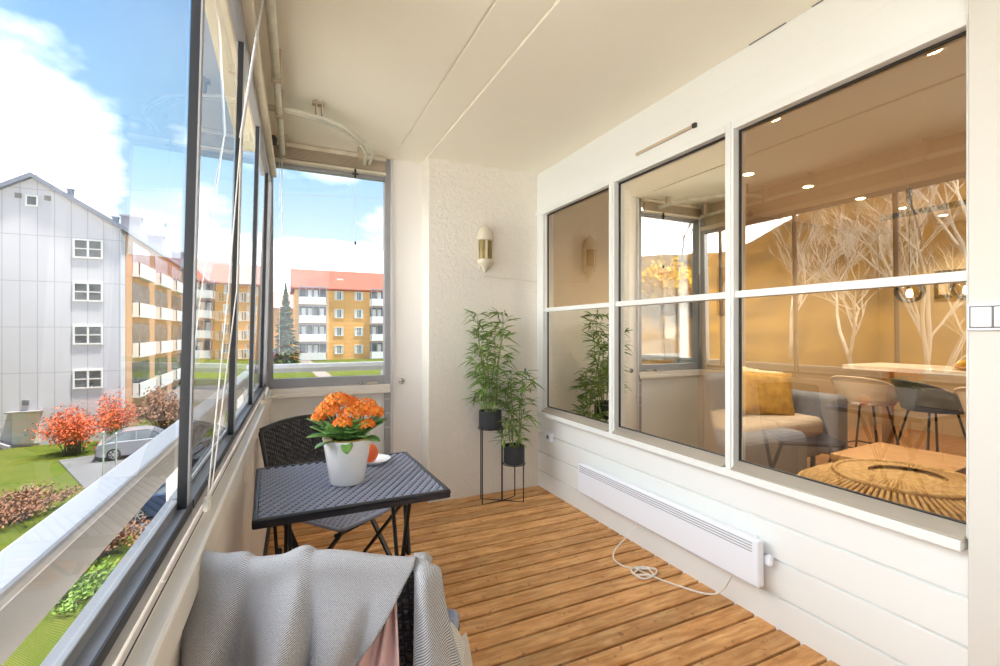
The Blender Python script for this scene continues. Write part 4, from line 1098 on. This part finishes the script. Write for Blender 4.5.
for x, y, w, h in ((-13.35, 57, 1.55, 2.1), (-11.2, 56, 1.25, 1.55), (-9.55, 57, .95, 1.2)):
    z = gz - abs(x - ga) * (gz - ez) / (gx1 - ga)
    MB().box(x - w / 2, x + w / 2, y, y + 1.0, z - .5, z + h).box(x - w / 2 - .1, x + w / 2 + .1, y - .1, y + 1.1, z + h, z + h + .18).build('chimney', M['chimney'], g)
FL = [6.05, 3.25, .45, -2.35]
def balcony_stack(g, x0, x1, y, zf, glz=True):
    for z in zf:
        MB().box(x0, x1, y - .02, y + .05, z - 1.15, z + 1.2).build('recess', M['pane_dark'], g)
        o = MB().box(x0 - .05, x1 + .05, y - 1.2, y, z - 1.35, z - 1.2).box(x0, x1, y - 1.2, y - 1.12, z - 1.2, z - .25).box(x0, x0 + .08, y - 1.2, y, z - 1.2, z - .25).box(x1 - .08, x1, y - 1.2, y, z - 1.2, z - .25).build('balcony', M['ext_white'], g)
        f_ = MB()
        n = 4
        for k in range(n + 1):
            x = lerp(x0 + .05, x1 - .05, k / n); f_.box(x - .05, x + .05, y - 1.15, y - 1.08, z - .25, z + 1.15)
        f_.box(x0, x1, y - 1.16, y - 1.07, z + 1.1, z + 1.3)
        f_.build('glazing_frame', M['chimney'], o)
        c_ = MB()
        for k in range(n):
            if (k * 7 + int(z * 3)) % 3 != 1:
                x = lerp(x0 + .2, x1 - .2, (k + .25) / n); c_.box(x, x + .55, y - .1, y - .04, z - .3, z + .9)
        c_.build('curtain', M['curtain'], o)
def gable_roof(g, x0, x1, y0, y1, ze, zr, m, hip=0, over=.5):
    ym = (y0 + y1) / 2
    vs = [(x0 - over, y0 - over, ze), (x1 + over, y0 - over, ze), (x1 + over, y1 + over, ze), (x0 - over, y1 + over, ze), (x0 - over * (1 if not hip else 0), ym, zr), (x1 + over - hip, ym, zr),
          (x0 - over, y0 - over, ze - .25), (x1 + over, y0 - over, ze - .25), (x1 + over, y1 + over, ze - .25), (x0 - over, y1 + over, ze - .25)]
    MB().add(vs, [(0, 1, 5, 4), (2, 3, 4, 5), (1, 2, 5), (3, 0, 4), (0, 6, 7, 1), (1, 7, 8, 2), (2, 8, 9, 3), (3, 9, 6, 0), (6, 9, 8, 7)]).build('roof', m, g)

# balcony block left of the first mullion
g = thing('balcony_building', 'orange block with white balconies just right of the grey gable building', 'building')
BY = 77
MB().box(-18.9, -10.0, BY, BY + 10, -4.6, 8.2).build('wall', M['brick_o'], g)
gable_roof(g, -18.9, -10.0, BY, BY + 10, 8.15, 12.0, M['roof_red'], hip=3.2)
balcony_stack(g, -17.9, -14.0, BY, [z + .15 for z in FL]); balcony_stack(g, -13.5, -10.3, BY, [z + .15 for z in FL])
g = thing('ochre_building', 'ochre brick block with a pale roof between the side mullions', 'building')
MB().box(-9.3, -2.6, BY + 2, BY + 12, -4.6, 8.2).build('wall', M['brick_d'], g)
gable_roof(g, -8.9, -2.6, BY + 2, BY + 12, 8.2, 11.6, M['roof_pink'])
for x in (-7.9, -5.0): 
    for z in FL: ext_window(g, x, BY + 2, z + .2, 1.3, 1.25, 1, 1)
g = thing('distant_building', 'distant orange block with a brown roof left of the spruce tree', 'building')
MB().box(-6, 2.8, 108, 118, -4, 6.1).build('wall', M['brick_d'], g)
gable_roof(g, -6, 2.8, 108, 118, 6.1, 9.8, M['roof_brown'])
for z in (4.2, 1.4, -1.4): ext_window(g, -3.2, 108, z, 1.2, 1.2, 1)
g = thing('orange_building', 'orange apartment block with a red roof framed by the end window', 'building')
MB().box(1.9, 26, BY, BY + 11, -4.6, 7.8).build('wall', M['brick_o'], g)
gable_roof(g, 1.9, 26, BY, BY + 11, 7.8, 11.3, M['roof_red'])
balcony_stack(g, 2.4, 6.3, BY, [z + .6 for z in FL])
balcony_stack(g, 12.9, 16.6, BY, [z + .6 for z in FL])
for x in (8.2, 11.2):
    for z in FL: ext_window(g, x, BY, z + .75, 1.15, 1.2, 1, 1)
MB().box(8.2, 9.1, BY + 2.4, BY + 2.6, 9.3, 9.7).build('roof_hatch', M['ext_white'], g)

# trees
def cone_tree(x, y, h, r, label):
    t = thing('spruce_tree', label, 'tree', (x, y, ground(x, y)))
    MB().tube([(0, 0, -.3), (0, 0, h * .95)], [.18, .03], 8).build('trunk', mat('bark', srgb(96, 78, 62), .9), t)
    rr = random.Random(3); b = MB()
    for k in range(900):
        u = rr.random() ** .75; z = h * (.04 + .95 * u); R = r * (1 - u) * (.65 + .35 * ((u * 14) % 1)) + .08
        a = rr.uniform(0, 2 * pi); L = R * rr.uniform(.7, 1.1); w = .10 + .16 * (1 - u)
        p = Vector((0, 0, z)); q = Vector((L * cos(a), L * sin(a), z - L * .32)); s = Vector((-sin(a), cos(a), 0)) * w
        m_ = p.lerp(q, .55)
        b.add([p, m_ + s, q, m_ - s, m_ + Vector((0, 0, -.22))], [(0, 1, 2), (0, 2, 3), (1, 4, 2), (3, 2, 4)])
    b.build('foliage', M['spruce'], t)
cone_tree(.6, 72.5, 11.4, 2.7, 'dark green spruce beside the orange apartment block')
M['twig'] = mat('pale bare bark', srgb(226, 214, 200), .8, var=.15, vscale=2)
M['twig_dark'] = mat('dark bare bark', srgb(104, 90, 80), .8)
def bare_tree(x, y, h, label, seed, m, depth=5, spread=.55, r0=.0105, fan=3):
    t = thing('bare_tree', label, 'tree', (x, y, ground(x, y) - .2)); rr = random.Random(seed); tr = MB(); br = MB()
    def grow(p, d, L, r, n):
        q = p; pts = [p]; dd = Vector(d)
        for k in range(3):
            dd = (dd + Vector((rr.uniform(-.12, .12), rr.uniform(-.12, .12), .05))).normalized(); q = q + dd * (L / 3); pts.append(q)
        (tr if n == depth else br).tube(pts, [r, r * .88, r * .76, r * .6], 6 if n > 2 else 3, n == depth)
        if n == 0: return
        for k in range(fan if n > 1 else fan + 1):
            ax = Vector((rr.uniform(-1, 1), rr.uniform(-1, 1), rr.uniform(-.2, .3))).normalized()
            nd = (dd + ax * spread * rr.uniform(.6, 1.3)).normalized()
            grow(pts[rr.choice((2, 3, 3, 1) if n < depth else (2, 3, 3))], nd, L * rr.uniform(.62, .8), r * .58, n - 1)
    grow(Vector((0, 0, 0)), Vector((0, 0, 1)), h * .34, h * r0, depth)
    tr.build('trunk', m, t, smooth=True); br.build('branches', m, t)
    return t
def azp(a, r): return (-r * sin(radians(a)), r * cos(radians(a)))
bare_tree(*azp(63.5, 17), 11.0, 'large pale bare tree on the hillside mirrored beside the pendant lamps', 2, M['twig'], 6, .62, .011)
bare_tree(*azp(57.5, 20), 10.0, 'pale bare tree on the hillside mirrored in the middle of the largest window', 5, M['twig'], 6, .7)
bare_tree(*azp(52, 24), 9.5, 'slim pale bare tree mirrored near the post of the largest window', 9, M['twig'], 5, .6)
bare_tree(*azp(67, 24), 12.0, 'tall bare tree mirrored at the far edge of the largest window', 12, M['twig'], 5, .6)
bare_tree(*azp(42, 36), 8.0, 'bare tree against the sky mirrored in the middle window', 7, M['twig_dark'], 6, .55)
bare_tree(*azp(61, 38), 11.5, 'distant bare tree on the crest of the hillside', 17, M['twig_dark'], 5, .6)
# yellow bush on the hillside (seen mirrored)
def bush(x, y, w, h, n, m, label, seed, name='shrub', leaf=.09, twigs=None, fl=1.0):
    z = ground(x, y); t = thing(name, label, 'bush', (x, y, z)); rr = random.Random(seed); b = MB(); tw = MB()
    for k in range(46):
        a = rr.uniform(0, 2 * pi); rad = rr.uniform(.2, .95); hh = h * rr.uniform(.55, 1.0)
        p = Vector((rr.uniform(-.1, .1) * w, rr.uniform(-.1, .1) * w, 0)); q = Vector((w * .5 * rad * cos(a), w * .5 * fl * rad * sin(a), hh * (1 - .35 * rad ** 2)))
        mid = p.lerp(q, .5) + Vector((0, 0, h * .12)); tw.tube([p, mid, q], [.022, .013, .005], 4, False)
        for j in range(n // 46):
            u = rr.uniform(.35, 1.05); c = (p.lerp(mid, u * 2) if u < .5 else mid.lerp(q, u * 2 - 1)) + Vector((rr.gauss(0, .09) * w * .5, rr.gauss(0, .09) * w * .5, rr.gauss(0, .07) * h))
            c.z = max(c.z, .03)
            n_ = Vector((rr.uniform(-1, 1), rr.uniform(-1, 1), rr.uniform(-1, 1))).normalized(); u_ = n_.orthogonal().normalized() * leaf; v_ = n_.cross(u_) * .6
            b.add([c - u_, c - v_, c + u_, c + v_], [(0, 1, 2, 3)])
    b.build('foliage', m, t); tw.build('twigs', twigs or M['twig_dark'], t)
    return t
M['yellow_leaf'] = mat('yellow blossom', srgb(236, 196, 40), .7)
bush(-18.7, 22.7, 5.0, 3.4, 3200, M['yellow_leaf'], 'bright yellow bush on the hillside mirrored in the middle window', 21, 'yellow_bush', .15)
M['red_leaf'] = mat('orange red autumn leaf', srgb(206, 96, 52), .8, col2=srgb(170, 74, 44), vscale=1.5)
M['rust_leaf'] = mat('rusty brown leaf', srgb(140, 96, 70), .8, col2=srgb(112, 78, 58), vscale=1.5)
bush(-10.7, 34.4, 3.8, 2.7, 3000, M['red_leaf'], 'orange red autumn shrub in front of the grey gable wall, wider one', 22, 'autumn_shrub', .07)
bush(-9.3, 36.3, 2.8, 3.3, 1500, M['red_leaf'], 'orange red autumn shrub nearest the parked silver car', 23, 'autumn_shrub', .07)
bush(-7.2, 38.6, 4.0, 3.2, 2600, M['rust_leaf'], 'rusty brown hedge clump behind the parked silver car', 24, 'brown_shrub', .11)
M['dkgreen'] = mat('dark green leaf', srgb(70, 96, 50), .8, var=.3, vscale=2)
bush(-8.3, 35.2, 2.0, 1.3, 900, M['dkgreen'], 'low dark green shrub beside the silver car', 25, 'green_shrub', .09)
bush(-8.9, 23.2, 4.4, 1.0, 2600, M['rust_leaf'], 'brown twiggy shrub on the lawn below the handrail', 26, 'brown_shrub', .06)
bush(-5.2, 18.6, 3.4, 1.0, 2600, M['rust_leaf'], 'large brown twiggy shrub in front of the dark blue car', 27, 'brown_shrub', .06)
M['lime'] = mat('fresh green leaf', srgb(104, 134, 44), .7, var=.25, vscale=3)
bush(-4.8, 16.1, 3.0, .45, 2200, M['lime'], 'low fresh green plant clump on the lawn below the glazing', 28, 'green_shrub', .06)
bare_tree(-15.2, 34.6, 4.2, 'small pale bare tree before the grey gable door', 31, M['twig'], 4, .75, .012)

# cars
def car(x, y, rz, body, label, L=4.3, W=1.75, Hc=1.46):
    t = thing('car', label, 'car', (x, y, ground(x, y) + .06), rz)
    # side profile (length, height) swept across the width with tumblehome
    low = [(-L / 2, .30), (-L / 2 - .02, .55), (-L / 2 + .05, .80), (-L / 2 + .55, .92), (-.35 - .6, .98), (1.35, .98), (L / 2 - .12, .92), (L / 2, .70), (L / 2, .32), (L / 2 - .2, .2), (-L / 2 + .2, .2)]
    vs = []; n = len(low)
    for yy, s in ((-W / 2, .97), (-W / 2 * .92, 1.0), (W / 2 * .92, 1.0), (W / 2, .97)):
        for (a, h) in low: vs.append((a * s, yy, h if abs(yy) < W / 2 - .01 else h * .97 + .01))
    fs = [tuple(range(n))[::-1], tuple(range(3 * n, 4 * n))] + [(k * n + i, k * n + (i + 1) % n, (k + 1) * n + (i + 1) % n, (k + 1) * n + i) for k in range(3) for i in range(n)]
    MB().add(vs, fs).build('body', body, t, bevel=.03, segs=2)
    cab = [(-1.0, .95), (-.30, Hc - .06), (0, Hc), (.95, Hc - .03), (1.55, 1.12), (1.85, .95)]
    def cabin(off, sc_):
        vs = []
        for (a, h) in cab:
            w = W / 2 * (.93 - .20 * (h - .95) / (Hc - .95)) + off
            vs += [(a, -w, h), (a, w, h)]
        k = len(cab); fs = [(2 * i, 2 * i + 1, 2 * i + 3, 2 * i + 2) for i in range(k - 1)] + [tuple(2 * i for i in range(k)), tuple(2 * i + 1 for i in range(k))[::-1]]
        return vs, fs
    v_, f_ = cabin(0, 1); MB().add(v_, f_).build('cabin_glass', M['pane_dark'], t, bevel=.03)
    rf = [(-.34, Hc - .075), (0, Hc + .012), (.95, Hc - .018), (1.05, Hc - .06)]
    vs = []
    for a, h in rf: w = W / 2 * .745; vs += [(a, -w, h), (a, w, h)]
    MB().add(vs, [(2 * i, 2 * i + 1, 2 * i + 3, 2 * i + 2) for i in range(3)]).build('roof_panel', body, t, solid=.03)
    for s in (-1, 1):
        pb = MB()
        for (p, q) in (((-1.0, .95), (-.32, Hc - .06)), ((.42, .95), (.42, Hc - .03)), ((1.80, .95), (1.05, Hc - .04))):
            wp = W / 2 * .94; wq = W / 2 * .75; pb.bar((p[0], s * wp, p[1]), (q[0], s * wq, q[1]), .05, .07)
        pb.build('pillars', body, t)
    for a in (-L / 2 + .82, L / 2 - .78):
        for s in (-1, 1):
            yy = s * (W / 2 - .10)
            w = MB().lathe([(.20, -.11), (.31, -.105), (.325, -.06), (.325, .06), (.31, .105), (.20, .11)], (a, yy, .32), 24, 'y').build('wheel', M['gasket'], t, smooth=False)
            r_ = MB().lathe([(.17, s * .10), (.205, s * .115), (.215, s * .10)], (a, yy, .32), 24, 'y')
            for k in range(7):
                q = 2 * pi * k / 7; r_.bar((a, yy + s * .108, .32), (a + .2 * cos(q), yy + s * .108, .32 + .2 * sin(q)), .03, .05, (0, 1, 0))
            r_.build('rim', M['alu_light'], w)
    MB().box(-L / 2 - .035, -L / 2 + .05, -.55, -.8, .62, .74).box(-L / 2 - .035, -L / 2 + .05, .55, .8, .62, .74).build('headlamp', M['ext_white'], t)
    MB().box(L / 2 - .05, L / 2 + .02, -.8, -.6, .62, .80).box(L / 2 - .05, L / 2 + .02, .6, .8, .62, .80).build('tail_lamp', mat('tail lamp red', srgb(150, 30, 26), .3), t)
    return t
M['car_blue'] = mat('dark blue paint', srgb(56, 74, 104), .25, metal=.3, coat=.6)
M['car_silver'] = mat('silver paint', srgb(150, 150, 160), .3, metal=.4, coat=.5)
M['car_dark'] = mat('charcoal paint', srgb(58, 58, 62), .25, metal=.3, coat=.6)
M['car_red'] = mat('red paint', srgb(176, 48, 38), .3, coat=.5)
car(-3.3, 21.5, radians(-4), M['car_blue'], 'dark blue car with silver wheels parked below the handrail')
car(-6.9, 32.5, radians(190), M['car_silver'], 'silver car parked by the autumn shrubs')
car(-3.1, 26.8, radians(10), M['car_dark'], 'charcoal car parked between the silver car and the blue car', L=4.1)
car(-1.2, 80, radians(80), M['car_red'], 'small red car far off beside the spruce')
# clothes posts on the lawn
M['galv'] = mat('galvanised post', srgb(176, 186, 176), .5, metal=.4)
for x, y, h, w in ((-6.9, 25.4, 2.6, 'taller thin metal post standing on the lawn'), (-7.2, 28.3, 2.0, 'shorter thin metal post on the lawn near the shrubs')):
    t = thing('lawn_post', w, 'post', (x, y, ground(x, y)))
    MB().tube([(0, 0, -.1), (0, 0, h)], .035, 8).build('pole', M['galv'], t); MB().lathe([(0, h), (.05, h), (.05, h + .05), (0, h + .08)], n=8).build('cap', M['galv'], t)
t = thing('wooden_bench', 'low wooden bench on the lawn beside the thin posts', 'bench', (-6.3, 24.2, ground(-6.3, 24.2)), radians(8))
MB().box(-.9, .9, -.2, .2, .40, .46).build('seat', M['oak'], t)
for x in (-.7, .7): MB().box(x - .05, x + .05, -.18, .18, -.02, .40).build('leg', M['twig_dark'], t)
# overhead wire
w = MB().tube([spt(45, 184, 29.5), spt(130, 190, 33), spt(280, 194, 40), spt(383, 198, 46), spt(560, 190, 60)], .014, 4)
tag(w.build('overhead_wire', M['slot']), 'thin dark overhead wire crossing the sky from the gable roof', 'wire')

# ================================================================== world, sun, camera
wd = bpy.data.worlds.new('sky'); sc.world = wd; wd.use_nodes = True; nt = wd.node_tree; nt.nodes.clear(); L = nt.links.new
out = N(nt, 'ShaderNodeOutputWorld'); bg = N(nt, 'ShaderNodeBackground')
tc = N(nt, 'ShaderNodeTexCoord'); sp = N(nt, 'ShaderNodeSeparateXYZ'); L(tc.outputs['Generated'], sp.inputs[0])
gr = N(nt, 'ShaderNodeValToRGB'); L(sp.outputs['Z'], gr.inputs['Fac'])
e = gr.color_ramp.elements; e[0].position = 0.0; e[0].color = srgb(158, 167, 174); e[1].position = .60; e[1].color = srgb(68, 112, 158)
x = e.new(.16); x.color = srgb(144, 161, 175); x = e.new(.34); x.color = srgb(104, 139, 167)
# clouds on a flattened dome
dv = N(nt, 'ShaderNodeMath', operation='ADD'); dv.inputs[1].default_value = .22; L(sp.outputs['Z'], dv.inputs[0])
dx = N(nt, 'ShaderNodeMath', operation='DIVIDE'); L(sp.outputs['X'], dx.inputs[0]); L(dv.outputs[0], dx.inputs[1])
dy = N(nt, 'ShaderNodeMath', operation='DIVIDE'); L(sp.outputs['Y'], dy.inputs[0]); L(dv.outputs[0], dy.inputs[1])
cb = N(nt, 'ShaderNodeCombineXYZ'); L(dx.outputs[0], cb.inputs[0]); L(dy.outputs[0], cb.inputs[1]); cb.inputs[2].default_value = 3.7
cn = N(nt, 'ShaderNodeTexNoise', Scale=1.1, Detail=9.0, Roughness=.55); L(cb.outputs[0], cn.inputs['Vector'])
# more cloud close to the horizon and one bank low on the left
hz = N(nt, 'ShaderNodeMapRange'); hz.inputs['From Min'].default_value = .05; hz.inputs['From Max'].default_value = .40; hz.inputs['To Min'].default_value = .20; hz.inputs['To Max'].default_value = -.13
L(sp.outputs['Z'], hz.inputs['Value'])
vb = N(nt, 'ShaderNodeVectorMath', operation='DOT_PRODUCT'); L(tc.outputs['Generated'], vb.inputs[0]); vb.inputs[1].default_value = Vector((-.53, 1.36, .34)).normalized()
vm = N(nt, 'ShaderNodeMapRange'); vm.inputs['From Min'].default_value = .986; vm.inputs['From Max'].default_value = .999; vm.inputs['To Min'].default_value = 0; vm.inputs['To Max'].default_value = .15; L(vb.outputs['Value'], vm.inputs['Value'])
a1 = N(nt, 'ShaderNodeMath', operation='ADD'); L(cn.outputs['Fac'], a1.inputs[0]); L(hz.outputs[0], a1.inputs[1])
a2 = N(nt, 'ShaderNodeMath', operation='ADD'); L(a1.outputs[0], a2.inputs[0]); L(vm.outputs[0], a2.inputs[1])
cr = N(nt, 'ShaderNodeValToRGB'); cr.color_ramp.elements[0].position = .50; cr.color_ramp.elements[1].position = .68; L(a2.outputs[0], cr.inputs['Fac'])
mx = N(nt, 'ShaderNodeMixRGB'); L(cr.outputs[0], mx.inputs[0]); L(gr.outputs[0], mx.inputs[1]); mx.inputs[2].default_value = (1.12, 1.14, 1.17, 1)
# bright glow added to the unseen sky, lights the balcony from its open side
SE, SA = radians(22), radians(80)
SUN = Vector((-cos(SE) * sin(SA), cos(SE) * cos(SA), sin(SE)))  # direction of the added glow, away from the sun lamp
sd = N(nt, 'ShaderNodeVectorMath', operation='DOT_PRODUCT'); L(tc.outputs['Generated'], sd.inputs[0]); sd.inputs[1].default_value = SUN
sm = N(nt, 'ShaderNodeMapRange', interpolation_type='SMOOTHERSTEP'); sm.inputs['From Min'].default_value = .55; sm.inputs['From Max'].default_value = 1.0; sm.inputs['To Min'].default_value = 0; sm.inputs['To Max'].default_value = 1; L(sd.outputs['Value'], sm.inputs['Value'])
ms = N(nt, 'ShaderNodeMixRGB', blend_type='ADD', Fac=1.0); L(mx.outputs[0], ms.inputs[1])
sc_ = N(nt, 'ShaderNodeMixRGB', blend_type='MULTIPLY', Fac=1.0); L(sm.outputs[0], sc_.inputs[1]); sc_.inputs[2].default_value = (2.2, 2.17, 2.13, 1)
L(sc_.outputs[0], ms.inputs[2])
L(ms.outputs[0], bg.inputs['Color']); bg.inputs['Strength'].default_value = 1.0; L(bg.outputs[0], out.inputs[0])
sl_ = bpy.data.lights.new('sun', 'SUN'); sl_.energy = 5.0; sl_.angle = radians(4); sl_.color = (1, .95, .86)
so = bpy.data.objects.new('sun', sl_); C.objects.link(so); so.rotation_euler = (-Vector((.22, -.12, .96))).to_track_quat('-Z', 'Y').to_euler()

cam = bpy.data.cameras.new('camera'); co_ = bpy.data.objects.new('camera', cam); C.objects.link(co_); sc.camera = co_
co_.location = (0, 0, H); co_.rotation_euler = (radians(90), 0, -TH)
cam.sensor_width = 36; cam.lens = 469 / 1000 * 36; cam.shift_y = -1.5 / 1000; cam.clip_start = .02; cam.clip_end = 1000
sc.view_settings.view_transform = 'Standard'; sc.view_settings.look = 'None'; sc.view_settings.gamma = 1; sc.view_settings.use_curve_mapping = False
sc.view_settings.exposure = 1.62
sc.cycles.use_denoising = True
sc.cycles.max_bounces = 12; sc.cycles.diffuse_bounces = 6; sc.cycles.transparent_max_bounces = 24; sc.cycles.glossy_bounces = 5
sc.cycles.sample_clamp_indirect = 8; sc.cycles.caustics_reflective = False; sc.cycles.caustics_refractive = False
